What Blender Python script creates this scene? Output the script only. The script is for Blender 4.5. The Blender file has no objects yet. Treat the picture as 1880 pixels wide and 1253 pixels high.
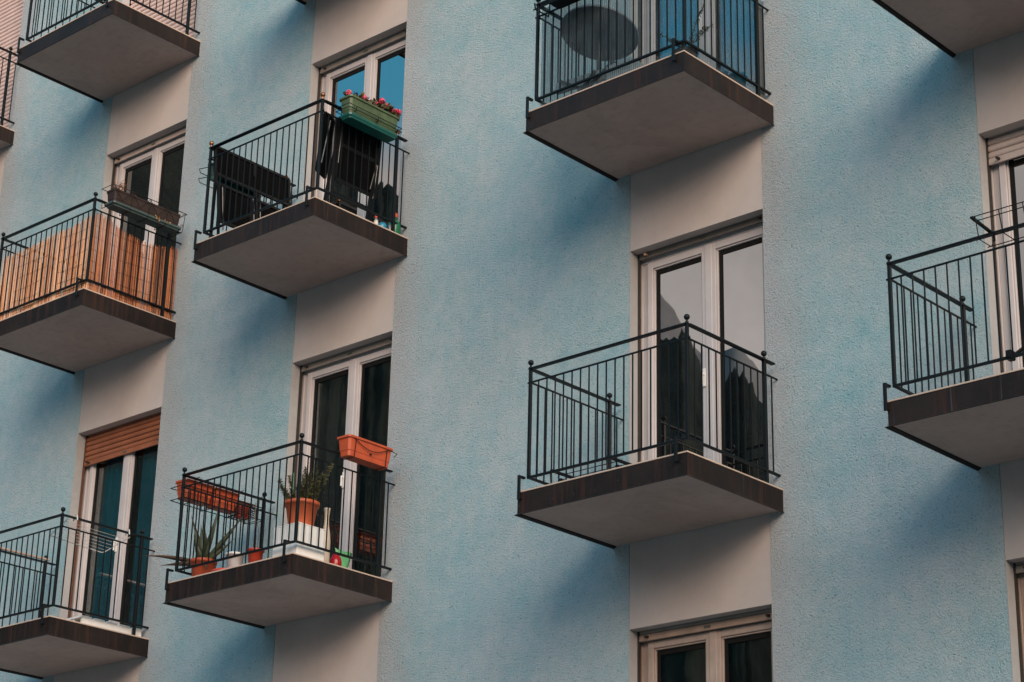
import bpy, math, random
from mathutils import Vector, Matrix
random.seed(7)
S = bpy.context.scene
COL = S.collection
R = math.radians
PI = math.pi

# ------------------------------------------------------------------ helpers
class MB:
    """collects shapes (world coordinates) and links them as ONE mesh object"""
    def __init__(s): s.v = []; s.f = []; s.m = []; s.sm = []
    def add(s, vs, fs, m=0, smooth=False):
        o = len(s.v); s.v += [tuple(v) for v in vs]
        for f in fs: s.f.append([i + o for i in f]); s.m.append(m); s.sm.append(smooth)
        return s
    def box(s, x0, x1, y0, y1, z0, z1, m=0):
        vs = [(x, y, z) for z in (z0, z1) for y in (y0, y1) for x in (x0, x1)]
        return s.add(vs, [(0,2,3,1),(4,5,7,6),(0,1,5,4),(2,6,7,3),(0,4,6,2),(1,3,7,5)], m)
    def obox(s, c, ax, ay, az, m=0):
        """box from centre and three half-axis vectors"""
        c, ax, ay, az = map(Vector, (c, ax, ay, az))
        vs = [c + ax*i + ay*j + az*k for k in (-1, 1) for j in (-1, 1) for i in (-1, 1)]
        return s.add(vs, [(0,2,3,1),(4,5,7,6),(0,1,5,4),(2,6,7,3),(0,4,6,2),(1,3,7,5)], m)
    def bar(s, p0, p1, w, h, up=(0,0,1), m=0):
        p0, p1 = Vector(p0), Vector(p1); d = (p1 - p0)
        u = Vector(up); sd = d.cross(u)
        if sd.length < 1e-6: sd = d.cross(Vector((1,0,0)))
        sd.normalize(); u = sd.cross(d).normalized()
        return s.obox((p0 + p1)/2, d/2, sd*w/2, u*h/2, m)
    def tube(s, pts, r, n=6, m=0, cap=True):
        pts = [Vector(p) for p in pts]; k = len(pts)
        rs = r if isinstance(r, (list, tuple)) else [r]*k
        vs = []; ref = None
        for i, p in enumerate(pts):
            a = pts[max(i-1, 0)]; b = pts[min(i+1, k-1)]
            d = (b - a).normalized()
            if ref is None:
                ref = Vector((0,0,1)) if abs(d.z) < .9 else Vector((1,0,0))
            u = (ref - d*ref.dot(d))
            if u.length < 1e-4: u = Vector((1,0,0)) - d*d.x
            u.normalize(); w = d.cross(u); ref = u
            for j in range(n):
                t = 2*PI*j/n; vs.append(p + (u*math.cos(t) + w*math.sin(t))*rs[i])
        fs = [(i*n+j, i*n+(j+1) % n, (i+1)*n+(j+1) % n, (i+1)*n+j) for i in range(k-1) for j in range(n)]
        s.add(vs, fs, m, True)
        if cap:
            s.add(vs[:n], [tuple(range(n))[::-1]], m); s.add(vs[-n:], [tuple(range(n))], m)
        return s
    def lathe(s, c, prof, n=28, m=0, smooth=True):
        vs = []
        for (r, z) in prof:
            for j in range(n):
                t = 2*PI*j/n; vs.append((c[0] + r*math.cos(t), c[1] + r*math.sin(t), c[2] + z))
        fs = [(i*n+j, i*n+(j+1) % n, (i+1)*n+(j+1) % n, (i+1)*n+j) for i in range(len(prof)-1) for j in range(n)]
        s.add(vs, fs, m, smooth)
        if prof[0][0] > 1e-4: s.add(vs[:n], [tuple(range(n))[::-1]], m)
        if prof[-1][0] > 1e-4: s.add(vs[-n:], [tuple(range(n))], m)
        return s
    def ball(s, c, r, n=14, m=0):
        return s.lathe(c, [(max(r*math.sin(PI*i/8), .0002), -r*math.cos(PI*i/8)) for i in range(9)], n, m)
    def build(s, name, mats, parent=None, origin=None, bevel=0, kind=None):
        me = bpy.data.meshes.new(name)
        w = Vector(parent['_w']) if parent is not None else Vector(origin or (0,0,0))
        me.from_pydata([tuple(Vector(v) - w) for v in s.v], [], s.f)
        if not isinstance(mats, (list, tuple)): mats = [mats]
        for mt in mats: me.materials.append(mt)
        me.polygons.foreach_set('material_index', s.m)
        me.polygons.foreach_set('use_smooth', s.sm)
        me.update()
        o = bpy.data.objects.new(name, me); COL.objects.link(o)
        if parent is not None: o.parent = parent
        else: o.location = w
        o['_w'] = tuple(w)
        if bevel:
            b = o.modifiers.new('bevel', 'BEVEL'); b.width = bevel; b.segments = 2; b.limit_method = 'ANGLE'
        if kind: o['kind'] = kind
        return o

def tag(o, label=None, cat=None, group=None, kind=None):
    if label: o['label'] = label
    if cat: o['category'] = cat
    if group: o['group'] = group
    if kind: o['kind'] = kind
    return o

def thing(name, loc, label, cat, group=None):
    o = bpy.data.objects.new(name, None); COL.objects.link(o); o.location = loc
    o.empty_display_size = .1; o['_w'] = tuple(loc)
    return tag(o, label, cat, group)

def place(src, name, loc, parent):
    """a copy of a part at a world position"""
    c = src.copy(); COL.objects.link(c); c.name = name; c.parent = parent
    c.location = Vector(loc) - Vector(parent['_w']); return c

# ------------------------------------------------------------------ materials
def srgb(r, g, b):
    f = lambda c: ((c/255 + .055)/1.055)**2.4 if c > 10 else c/255/12.92
    return (f(r), f(g), f(b), 1)

class NT:
    def __init__(s, name):
        s.mat = bpy.data.materials.new(name); s.mat.use_nodes = True
        s.t = s.mat.node_tree; s.t.nodes.clear()
        s.out = s.n('ShaderNodeOutputMaterial')
    def n(s, typ, **kw):
        nd = s.t.nodes.new(typ)
        for k, v in kw.items():
            if k in nd.inputs: nd.inputs[k].default_value = v
            else: setattr(nd, k, v)
        return nd
    def l(s, a, b): s.t.links.new(a, b)
    def noise(s, scale, detail=4, rough=.55, vec=None, dist=0):
        nd = s.n('ShaderNodeTexNoise'); nd.inputs['Scale'].default_value = scale
        nd.inputs['Detail'].default_value = detail; nd.inputs['Roughness'].default_value = rough
        nd.inputs['Distortion'].default_value = dist
        if vec is not None: s.l(vec, nd.inputs['Vector'])
        return nd.outputs['Fac']
    def coord(s, scale=(1,1,1), kind='Object'):
        tc = s.n('ShaderNodeTexCoord'); mp = s.n('ShaderNodeMapping')
        mp.inputs['Scale'].default_value = scale
        s.l(tc.outputs[kind], mp.inputs['Vector']); return mp.outputs['Vector']
    def ramp(s, fac, stops):
        r = s.n('ShaderNodeValToRGB'); e = r.color_ramp.elements
        while len(e) < len(stops): e.new(.5)
        for el, (p, c) in zip(e, stops):
            el.position = p; el.color = c if len(c) == 4 else (*c, 1)
        s.l(fac, r.inputs['Fac']); return r.outputs['Color']
    def mix(s, fac, a, b, mode='MIX'):
        m = s.n('ShaderNodeMix', data_type='RGBA', blend_type=mode)
        for val, sock in ((fac, m.inputs[0]), (a, m.inputs[6]), (b, m.inputs[7])):
            if isinstance(val, bpy.types.NodeSocket): s.l(val, sock)
            elif isinstance(val, (int, float)): sock.default_value = val
            else: sock.default_value = val if len(val) == 4 else (*val, 1)
        return m.outputs[2]
    def math(s, op, a, b=0, clamp=False):
        m = s.n('ShaderNodeMath', operation=op); m.use_clamp = clamp
        for val, sock in ((a, m.inputs[0]), (b, m.inputs[1])):
            if isinstance(val, bpy.types.NodeSocket): s.l(val, sock)
            else: sock.default_value = val
        return m.outputs[0]
    def bump(s, h, strength=.3, dist=.01, normal=None):
        b = s.n('ShaderNodeBump'); b.inputs['Strength'].default_value = strength; b.inputs['Distance'].default_value = dist
        s.l(h, b.inputs['Height'])
        if normal is not None: s.l(normal, b.inputs['Normal'])
        return b.outputs['Normal']
    def bsdf(s, color, rough=.6, metal=0, normal=None, spec=.5, sheen=0, sub=0, trans=0):
        p = s.n('ShaderNodeBsdfPrincipled')
        for val, key in ((color, 'Base Color'), (rough, 'Roughness'), (metal, 'Metallic')):
            if isinstance(val, bpy.types.NodeSocket): s.l(val, p.inputs[key])
            elif isinstance(val, (int, float)): p.inputs[key].default_value = val
            else: p.inputs[key].default_value = val if len(val) == 4 else (*val, 1)
        p.inputs['Specular IOR Level'].default_value = spec
        if trans: p.inputs['Transmission Weight'].default_value = trans
        if normal is not None: s.l(normal, p.inputs['Normal'])
        return p.outputs['BSDF']
    def done(s, sh): s.l(sh, s.out.inputs['Surface']); return s.mat

def simple(name, c, rough=.5, var=.18, scale=30, metal=0, bump=.0, bscale=120, spec=.5, stain=None):
    """a painted / plastic / metal surface with tone variation, wear and a fine surface"""
    k = NT(name); v = k.coord()
    n1 = k.noise(scale, 5, .6, v)
    d = tuple(x*(1-var) for x in c[:3]); e = tuple(min(1, x*(1+var)) for x in c[:3])
    col = k.ramp(n1, [(.3, d), (.7, e)])
    if stain:
        sv = k.coord((18, 18, 2.2)); st = k.noise(1.0, 5, .65, sv)
        col = k.mix(k.ramp(st, [(.52, (0,0,0)), (.80, (.30,.30,.30))]), col, stain)
    rg = k.ramp(k.noise(scale*.6, 3, .5, v), [(.3, (rough*.8,)*3), (.75, (min(1, rough*1.25),)*3)])
    nm = k.bump(k.noise(bscale, 3, .5, v), bump, .003) if bump else None
    return k.done(k.bsdf(col, rg, metal, nm, spec))

M = {}
def stucco():
    k = NT('stucco_blue')
    tc = k.n('ShaderNodeTexCoord'); v = tc.outputs['Object']
    sep = k.n('ShaderNodeSeparateXYZ'); k.l(v, sep.inputs[0])
    # paint, faded in large soft areas
    n1 = k.noise(.45, 4, .5, v); n2 = k.noise(2.3, 4, .55, v); n3 = k.noise(9, 4, .6, v)
    a = k.math('ADD', k.math('MULTIPLY', n1, .4), k.math('ADD', k.math('MULTIPLY', n2, .3), k.math('MULTIPLY', n3, .3)))
    col = k.ramp(a, [(.34, WALL_BLUE), (.66, WALL_FADE)])
    # greyer strip of stucco that runs down the left edge of each bay (beside the openings)
    strip = None
    for x in STRIPS:
        d = k.math('SUBTRACT', sep.outputs['X'], x)
        w = k.math('ADD', d, k.math('MULTIPLY', k.math('SUBTRACT', n2, .5), .55))
        q = k.n('ShaderNodeMapRange', interpolation_type='SMOOTHSTEP'); k.l(w, q.inputs[0])
        q.inputs[1].default_value = .52; q.inputs[2].default_value = .02
        g = k.math('MULTIPLY', q.outputs[0], k.math('GREATER_THAN', d, -.2))
        strip = g if strip is None else k.math('MAXIMUM', strip, g)
    strip = k.math('MULTIPLY', strip, k.math('ADD', .55, k.math('MULTIPLY', n3, .6)), True)
    col = k.mix(strip, col, WALL_GREY)
    # faint rain streaks
    sv = k.coord((5, 5, .5)); st = k.noise(1.4, 5, .6, sv)
    col = k.mix(k.ramp(st, [(.55, (0,0,0)), (.8, (.16,.16,.16))]), col, (.20,.25,.26))
    # scattered dark specks, more of them on the greyer strips
    vs_ = k.n('ShaderNodeTexVoronoi'); vs_.inputs['Scale'].default_value = 13; k.l(v, vs_.inputs['Vector'])
    spk = k.ramp(vs_.outputs['Distance'], [(.06, (1,1,1)), (.14, (0,0,0))])
    few = k.ramp(k.noise(2.1, 3, .6, v), [(.50, (0,0,0)), (.66, (.65,.65,.65))])
    col = k.mix(k.math('MULTIPLY', k.math('MULTIPLY', spk, few), k.math('ADD', .25, strip)), col, (.09,.10,.10))
    # rough-cast grain
    g1 = k.noise(74, 3, .6, v, 1.1); g2 = k.noise(150, 2, .5, v, .8)
    vo = k.n('ShaderNodeTexVoronoi'); vo.inputs['Scale'].default_value = 75; k.l(v, vo.inputs['Vector'])
    gr = k.math('ADD', k.math('MULTIPLY', g1, .9), k.math('ADD', k.math('MULTIPLY', g2, .35), k.math('MULTIPLY', vo.outputs['Distance'], .35)))
    pit = k.ramp(g1, [(.30, (.50,.51,.52)), (.45, (1,1,1)), (.62, (1.0,1.0,1.0)), (.75, (1.0,1.0,1.0))])
    col = k.mix(1.0, col, pit, 'MULTIPLY')
    gr = k.math('MULTIPLY', gr, k.math('ADD', .45, k.math('MULTIPLY', k.noise(1.1, 4, .6, v), 1.15)))
    nm = k.bump(gr, .95, .0105)
    return k.done(k.bsdf(col, .92, 0, nm, .15))

def plaster(name, c, dirt, amount=.5, grain=.25, streak=True, rings=False):
    k = NT(name); v = k.coord()
    n = k.noise(1.7, 5, .6, v); n2 = k.noise(14, 4, .6, v)
    col = k.ramp(n, [(.3, tuple(x*.9 for x in c)), (.7, tuple(min(1, x*1.06) for x in c))])
    col = k.mix(k.ramp(n2, [(.5, (0,0,0)), (.85, (amount*.5,)*3)]), col, dirt)
    if streak:
        st = k.noise(1.0, 5, .6, k.coord((7, 7, 1.1)))
        col = k.mix(k.ramp(st, [(.52, (0,0,0)), (.85, (amount*.5,)*3)]), col, dirt)
    if rings:   # dried damp marks
        dm = k.noise(1.15, 5, .55, v, .6)
        col = k.mix(k.ramp(dm, [(.54, (0,0,0)), (.57, (.16,.16,.16)), (.62, (.07,.07,.07)), (.8, (.16,.16,.16))]), col, dirt)
    nm = k.bump(k.noise(140, 3, .6, v), grain, .004)
    return k.done(k.bsdf(col, .85, 0, nm, .2))

def fascia_mat():
    k = NT('fascia_metal'); v = k.coord()
    n = k.noise(3, 5, .6, v); st = k.noise(1.0, 6, .65, k.coord((22, 22, 1.2)))
    col = k.ramp(n, [(.3, (.010,.0078,.0072)), (.7, (.024,.016,.0135))])
    col = k.mix(k.ramp(st, [(.52, (0,0,0)), (.72, (.8,.8,.8))]), col, (.060,.024,.016))
    sp = k.noise(38, 2, .5, v); col = k.mix(k.ramp(sp, [(.70, (0,0,0)), (.76, (.18,.18,.18))]), col, (.13,.11,.10))
    st2 = k.noise(1.0, 4, .6, k.coord((40, 40, .8)))
    col = k.mix(k.ramp(st2, [(.66, (0,0,0)), (.76, (.35,.35,.35))]), col, (.16,.15,.15))
    rg = k.ramp(st, [(.3, (.38,.38,.38)), (.7, (.62,.62,.62))])
    return k.done(k.bsdf(col, rg, 0, k.bump(n, .08, .01), .20))

def iron_mat(name, c):
    k = NT(name); v = k.coord()
    n = k.noise(24, 5, .65, v)
    col = k.ramp(n, [(.35, tuple(x*.75 for x in c)), (.62, c), (.80, tuple(x*1.15 + .004 for x in c)), (.94, (.03,.018,.013))])
    return k.done(k.bsdf(col, k.ramp(n, [(.3, (.36,)*3), (.7, (.55,)*3)]), 0, k.bump(k.noise(90, 3, .5, v), .12, .002), .22))

def glass_mat(name, tint=(.82,.86,.86), boost=1.0, warp=.02):
    k = NT(name); v = k.coord()
    nm = k.bump(k.noise(2.2, 2, .4, v), warp, .02)
    f = k.n('ShaderNodeFresnel'); f.inputs['IOR'].default_value = 1.62; k.l(nm, f.inputs['Normal'])
    fac = k.math('MULTIPLY', f.outputs[0], boost, True)
    tr = k.n('ShaderNodeBsdfTransparent'); tr.inputs[0].default_value = (*tint, 1)
    gl = k.n('ShaderNodeBsdfGlossy'); gl.inputs['Roughness'].default_value = .004; k.l(nm, gl.inputs['Normal'])
    m = k.n('ShaderNodeMixShader'); k.l(fac, m.inputs[0]); k.l(tr.outputs[0], m.inputs[1]); k.l(gl.outputs[0], m.inputs[2])
    return k.done(m.outputs[0])

def mirror_glass(name):
    """coated double glazing in front of an unlit room: dark, with a clear reflection"""
    k = NT(name); v = k.coord()
    nm = k.bump(k.noise(2.4, 2, .4, v), .10, .004)
    p = k.n('ShaderNodeBsdfPrincipled'); p.inputs['Base Color'].default_value = (.006,.006,.006,1)
    p.inputs['Roughness'].default_value = .008; p.inputs['IOR'].default_value = 3.3; k.l(nm, p.inputs['Normal'])
    return k.done(p.outputs[0])

def sheet_mat():
    """ribbed translucent plastic: partly clear, partly milky"""
    k = NT('ribbed_plastic'); v = k.coord()
    tr = k.n('ShaderNodeBsdfTransparent'); tr.inputs[0].default_value = (.56,.64,.67,1)
    n = k.noise(6, 4, .6, v)
    sp = k.n('ShaderNodeSeparateXYZ'); k.l(v, sp.inputs[0])
    rib = k.math('SINE', k.math('MULTIPLY', k.math('ADD', sp.outputs['X'], sp.outputs['Y']), 2*PI/.021))
    rib = k.math('ADD', k.math('MULTIPLY', rib, .16), -.02)
    b = k.bsdf(k.ramp(n, [(.3, (.09,.12,.135)), (.7, (.17,.20,.215))]), .22, 0, None, .6)
    tl = k.n('ShaderNodeBsdfTranslucent'); tl.inputs[0].default_value = (.22,.27,.29,1)
    a = k.n('ShaderNodeMixShader'); a.inputs[0].default_value = .35; k.l(b, a.inputs[1]); k.l(tl.outputs[0], a.inputs[2])
    m = k.n('ShaderNodeMixShader'); k.l(k.math('ADD', k.ramp(n, [(.3, (.26,)*3), (.7, (.46,)*3)]), rib, True), m.inputs[0])
    k.l(tr.outputs[0], m.inputs[1]); k.l(a.outputs[0], m.inputs[2])
    return k.done(m.outputs[0])

def reed_mat(name, stops, tipdark):
    k = NT(name)
    g = k.n('ShaderNodeNewGeometry'); rnd = g.outputs['Random Per Island']
    v = k.coord((120, 120, 6)); n = k.noise(1.0, 5, .75, v); big = k.noise(5, 3, .5, k.coord())
    f = k.math('ADD', k.math('MULTIPLY', rnd, .62), k.math('ADD', k.math('MULTIPLY', n, .30), k.math('MULTIPLY', big, .12)))
    col = k.ramp(f, stops)
    blk = k.noise(1.0, 5, .7, k.coord((70, 70, 3)))
    col = k.mix(k.ramp(blk, [(.56, (0,0,0)), (.68, (.85,.85,.85))]), col, tipdark)
    return k.done(k.bsdf(col, .55, 0, k.bump(n, .3, .003), .4))

def leaf_mat(name, a, b, rough=.5, spec=.4):
    k = NT(name); g = k.n('ShaderNodeNewGeometry')
    n = k.noise(22, 4, .6, k.coord())
    f = k.math('ADD', k.math('MULTIPLY', g.outputs['Random Per Island'], .6), k.math('MULTIPLY', n, .4))
    return k.done(k.bsdf(k.ramp(f, [(.25, a), (.75, b)]), rough, 0, None, spec))

def cloth_mat(name, a, b, trans=.4):
    k = NT(name); n = k.noise(1.0, 4, .6, k.coord((20, 20, 3)))
    c = k.ramp(n, [(.3, a), (.7, b)])
    d = k.bsdf(c, .9, 0, None, .1); t = k.n('ShaderNodeBsdfTranslucent'); k.l(c, t.inputs[0])
    m = k.n('ShaderNodeMixShader'); m.inputs[0].default_value = trans; k.l(d, m.inputs[1]); k.l(t.outputs[0], m.inputs[2])
    return k.done(m.outputs[0])

# balconies: column -> (left, right) and bays; level -> underside
BX = {0: (-20.70, -19.057), 1: (-17.419, -15.757), 2: (-14.141, -12.503), 3: (-10.087, -8.477), 4: (-6.888, -5.25)}
PX = {0: (-20.52, -19.19), 1: (-17.228, -15.871), 2: (-13.971, -12.643), 3: (-9.924, -8.599), 4: (-6.716, -5.39)}
SB = {'0a': 10.769, '1a': 10.76, '1b': 7.57, '1c': 4.343, '2t': 10.77, '2a': 7.572, '2b': 4.385, '3a': 7.58, '3b': 4.434, '4a': 7.617, '4b': 4.439}
TH = .180
LIN = {'0a': 13.22, '1a': 13.25, '1b': 10.065, '1c': 6.88, '2a': 10.045, '2b': 6.891, '3a': 10.05, '3b': 6.908, '3c': 3.777, '4b': 6.942, '4c': 3.786}
SB3C, SB4C = 1.28, 1.28
GROUND = -1.65
TOP = 15.4

WALL_BLUE = (.226, .408, .450); WALL_FADE = (.482, .516, .524); WALL_GREY = (.41, .415, .42)
STRIPS = [PX[i][1] + 12 for i in range(5)]
M['stucco'] = stucco()
M['panel'] = plaster('panel_paint', (.50,.445,.42), (.30,.25,.22), .30, .18)
M['reveal'] = plaster('reveal_paint', (.38,.38,.38), (.22,.20,.18), .5, .7)
M['soffit'] = plaster('soffit_paint', (.49,.36,.315), (.22,.175,.145), .75, .15, False, True)
M['tile'] = plaster('slab_edge', (.56,.42,.33), (.25,.15,.10), .6, .2)
M['fascia'] = fascia_mat()
M['iron'] = iron_mat('railing_iron', (.0045,.0070,.0085))
M['wire'] = iron_mat('dark_wire', (.007,.0065,.006))
M['brass'] = simple('brass', (.30,.13,.06), .35, .25, 60, .85)
M['frame'] = simple('door_frame', (.52,.475,.465), .42, .06, 4, bump=.05, stain=(.50,.41,.36))
M['frame_tan'] = simple('door_frame_tan', (.40,.305,.255), .5, .12, 6, bump=.05, stain=(.22,.15,.12))
M['seal_shade'] = simple('seal_and_shade', (.010,.0095,.009), .7, .2, 20, spec=.15)  # near black; also used for the shade band painted on the panes
M['guide_dark'] = simple('guide_dark', (.03,.024,.02), .6, .3, 20)
M['guide_brown'] = simple('guide_brown', (.10,.042,.026), .55, .3, 20)
M['bar_grey'] = simple('shutter_bar', (.27,.235,.20), .5, .15, 8, stain=(.15,.12,.10))
M['shut_pink'] = simple('shutter_pink', (.66,.48,.425), .55, .08, 5, stain=(.46,.33,.29))
M['shut_brown'] = simple('shutter_brown', (.27,.092,.042), .5, .18, 6, stain=(.20,.065,.03))
M['shut_beige'] = simple('shutter_beige', (.44,.36,.32), .55, .12, 6, stain=(.28,.22,.19))
M['plate'] = simple('name_plate', (.10,.10,.085), .4, .4, 90)
M['rubber'] = simple('rubber_stop', (.03,.025,.022), .6, .3, 50)
M['brass_stop'] = simple('pale_stop', (.6,.38,.24), .5, .2, 50)
M['glass'] = mirror_glass('glass')
M['glass_dark'] = glass_mat('glass_clear', (.93,.95,.95), .55)
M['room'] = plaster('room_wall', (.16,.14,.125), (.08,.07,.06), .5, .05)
M['white'] = simple('white_plastic', (.74,.72,.69), .4, .05, 10, stain=(.55,.50,.44))
M['terra'] = simple('terracotta_plastic', (.44,.072,.022), .5, .16, 9, bump=.06, stain=(.26,.045,.018))
M['terra_pot'] = simple('terracotta_pot', (.50,.105,.034), .5, .15, 12, bump=.06, stain=(.34,.07,.025))
M['red'] = simple('red_plastic', (.46,.045,.018), .4, .12, 12, stain=(.4,.05,.02))
M['redglaze'] = simple('red_glaze', (.36,.006,.012), .16, .2, 8)
M['cream'] = simple('cream_glaze', (.55,.46,.36), .35, .12, 9, stain=(.40,.31,.22))
M['greenfoil'] = simple('green_foil', (.13,.40,.17), .4, .25, 25, bump=.3, bscale=60)
M['greenbox'] = simple('green_planter', (.062,.095,.042), .5, .3, 10, stain=(.045,.065,.03))
M['teal'] = simple('teal_plastic', (.006,.085,.068), .4, .22, 10, stain=(.01,.15,.13))
M['tray'] = simple('grey_green_tray', (.045,.075,.07), .5, .2, 12, stain=(.07,.09,.08))
M['brownbox'] = simple('brown_planter', (.024,.011,.008), .6, .3, 12, stain=(.045,.022,.018))
M['soil'] = simple('soil', (.035,.022,.015), .95, .4, 80, bump=.6, bscale=90)
M['rattan'] = leaf_mat('dark_rattan', (.0018,.0018,.002), (.004,.0038,.0036), .6, .06)
M['blackmetal'] = simple('black_metal', (.005,.005,.0055), .5, .3, 30, spec=.2)
M['greymetal'] = simple('grey_tube', (.11,.10,.095), .35, .2, 30, .6)
M['steel'] = simple('coated_wire', (.55,.53,.50), .35, .1, 30)
M['wood'] = simple('pale_wood', (.36,.28,.24), .6, .15, 14)
M['aloe'] = leaf_mat('aloe_leaf', (.050,.060,.030), (.11,.105,.055), .4)
M['aloe_dry'] = leaf_mat('dry_leaf', (.085,.045,.022), (.16,.085,.04), .55)
M['rosemary'] = leaf_mat('rosemary', (.035,.038,.013), (.15,.14,.055), .6)
M['stem'] = simple('stem', (.055,.036,.022), .8, .3, 40)
M['dryplant'] = leaf_mat('dry_plant', (.12,.03,.015), (.26,.10,.04), .7)
M['yellowleaf'] = leaf_mat('yellow_leaf', (.42,.12,.03), (.62,.35,.12), .6)
M['geranium'] = leaf_mat('geranium_leaf', (.035,.040,.014), (.13,.075,.035), .5)
M['petal'] = leaf_mat('petal', (.62,.012,.045), (.80,.12,.19), .5)
M['petal_pink'] = leaf_mat('petal_pink', (.58,.03,.07), (.80,.20,.25), .5)
M['reed'] = reed_mat('reed_pale', [(.25, (.10,.034,.013)), (.40, (.40,.125,.034)), (.55, (.58,.235,.085)), (.75, (.72,.43,.24))], (.13,.045,.02))
M['reed_dark'] = reed_mat('reed_orange', [(.25, (.05,.016,.006)), (.42, (.22,.052,.010)), (.60, (.42,.115,.022)), (.82, (.58,.25,.09))], (.03,.013,.007))
M['sheet'] = sheet_mat()
M['teal_cloth'] = cloth_mat('teal_cloth', (.03,.50,.70), (.10,.75,.92))
M['sheer'] = cloth_mat('sheer_cloth', (.22,.205,.195), (.36,.335,.32), .5)
M['brown_strip'] = cloth_mat('brown_strip', (.30,.085,.035), (.42,.13,.06), .2)
M['wine_cloth'] = cloth_mat('wine_cloth', (.14,.05,.045), (.24,.09,.08), .3)
M['grey_top'] = simple('grey_tabletop', (.17,.17,.175), .5, .15, 8)
M['bluepot'] = simple('blue_glaze', (.02,.20,.30), .3, .3, 10)
M['bottle'] = simple('green_bottle', (.008,.12,.05), .25, .2, 10)
M['redcap'] = simple('red_cap', (.75,.06,.02), .4, .1, 10)
M['paper'] = simple('label_paper', (.62,.60,.55), .6, .06, 10)
M['pebble'] = leaf_mat('pale_pebble', (.45,.38,.32), (.75,.68,.60), .7)

# ------------------------------------------------------------------ the building
bld = thing('apartment_building', (-12, 0, GROUND), 'pale blue stucco apartment house with stacked balconies and cream panels over the doors', 'building')

# wall: full-height strips of stucco between the columns of doors
w = MB()
xs = [-34] + [x for i in range(5) for x in PX[i]] + [8]
for a, b in zip(xs[::2], xs[1::2]): w.box(a, b, 0, .10, GROUND, TOP)
w.build('facade_wall', M['stucco'], bld)
MB().box(-34.3, 8.3, -.45, 6, TOP, TOP + .25).build('roof', M['fascia'], bld)
MB().box(-34, 8, 4.2, 4.4, GROUND, TOP).build('rear_wall', M['room'], bld)

DOORS = {0: ['0a'], 1: ['1c', '1b', '1a'], 2: ['2b', '2a'], 3: ['3c', '3b', '3a'], 4: ['4c', '4b']}
ztop = lambda k: (SB[k] if k in SB else {'3c': SB3C, '4c': SB4C}[k]) + TH
rv = MB()
for c, ks in DOORS.items():
    x0, x1 = PX[c]; z = GROUND
    for k in ks + [None]:
        zb = ztop(k) if k else TOP
        p = MB().box(x0 + .002, x1 - .002, .004, .10, z, zb - .003)
        o = p.build('lintel_panel', M['panel'], bld)
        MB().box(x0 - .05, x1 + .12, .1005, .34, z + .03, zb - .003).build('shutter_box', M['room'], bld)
        if k: z = LIN[k]
    for k in ks:
        for xr in (x0, x1 - .004): MB().box(xr, xr + .004, -.001, .1, ztop(k), LIN[k]).build('door_reveal', M['reveal'], bld)

def slats(x0, x1, zb, zt, y, pitch=.055):
    m = MB(); n = int(math.ceil((zt - zb)/pitch))
    for i in range(n):
        z0 = zb + i*pitch; z1 = min(z0 + pitch, zt)
        prof = [(y + .010, z0 + .002), (y + .001, z0 + .006), (y - .003, z0 + .018), (y - .003, z0 + .032), (y + .001, z0 + .044), (y + .010, z0 + .050), (y + .012, z0 + .055)]
        vs = [(x, py, min(pz, zt)) for x in (x0, x1) for (py, pz) in prof]; q = len(prof)
        m.add(vs, [(j, j+1, q+j+1, q+j) for j in range(q-1)], 0, True)
    m.box(x0, x1, y + .0125, y + .016, zb, zt)
    return m

def shutter(k, drop, mat, barmat, full=False, stop='rubber'):
    c = int(k[0]); x0, x1 = PX[c]; zt = LIN[k]; zb = zt - drop
    y = .112
    s = slats(x0 + .014, x1 - .014, zb + .05, zt + .03, y).build('roller_shutter', mat, bld)
    if full: return s
    b = MB().box(x0 + .014, x1 - .014, y - .006, y + .012, zb, zb + .0495)
    b.build('bottom_bar', barmat, s, bevel=.003)
    for x in (x0 + .10, x1 - .10):
        t = MB(); t.tube([(x, y - .006, zb + .028), (x, y - .045, zb + .022)], .011, 8); t.build('stopper', M[stop] if x < x0 + .5 else M['rubber'], s)
    cx = (x0 + x1)/2
    MB().box(cx - .03, cx + .03, y - .009, y - .006, zb + .016, zb + .036).build('maker_plate', M['plate'], s)
    return s

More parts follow.
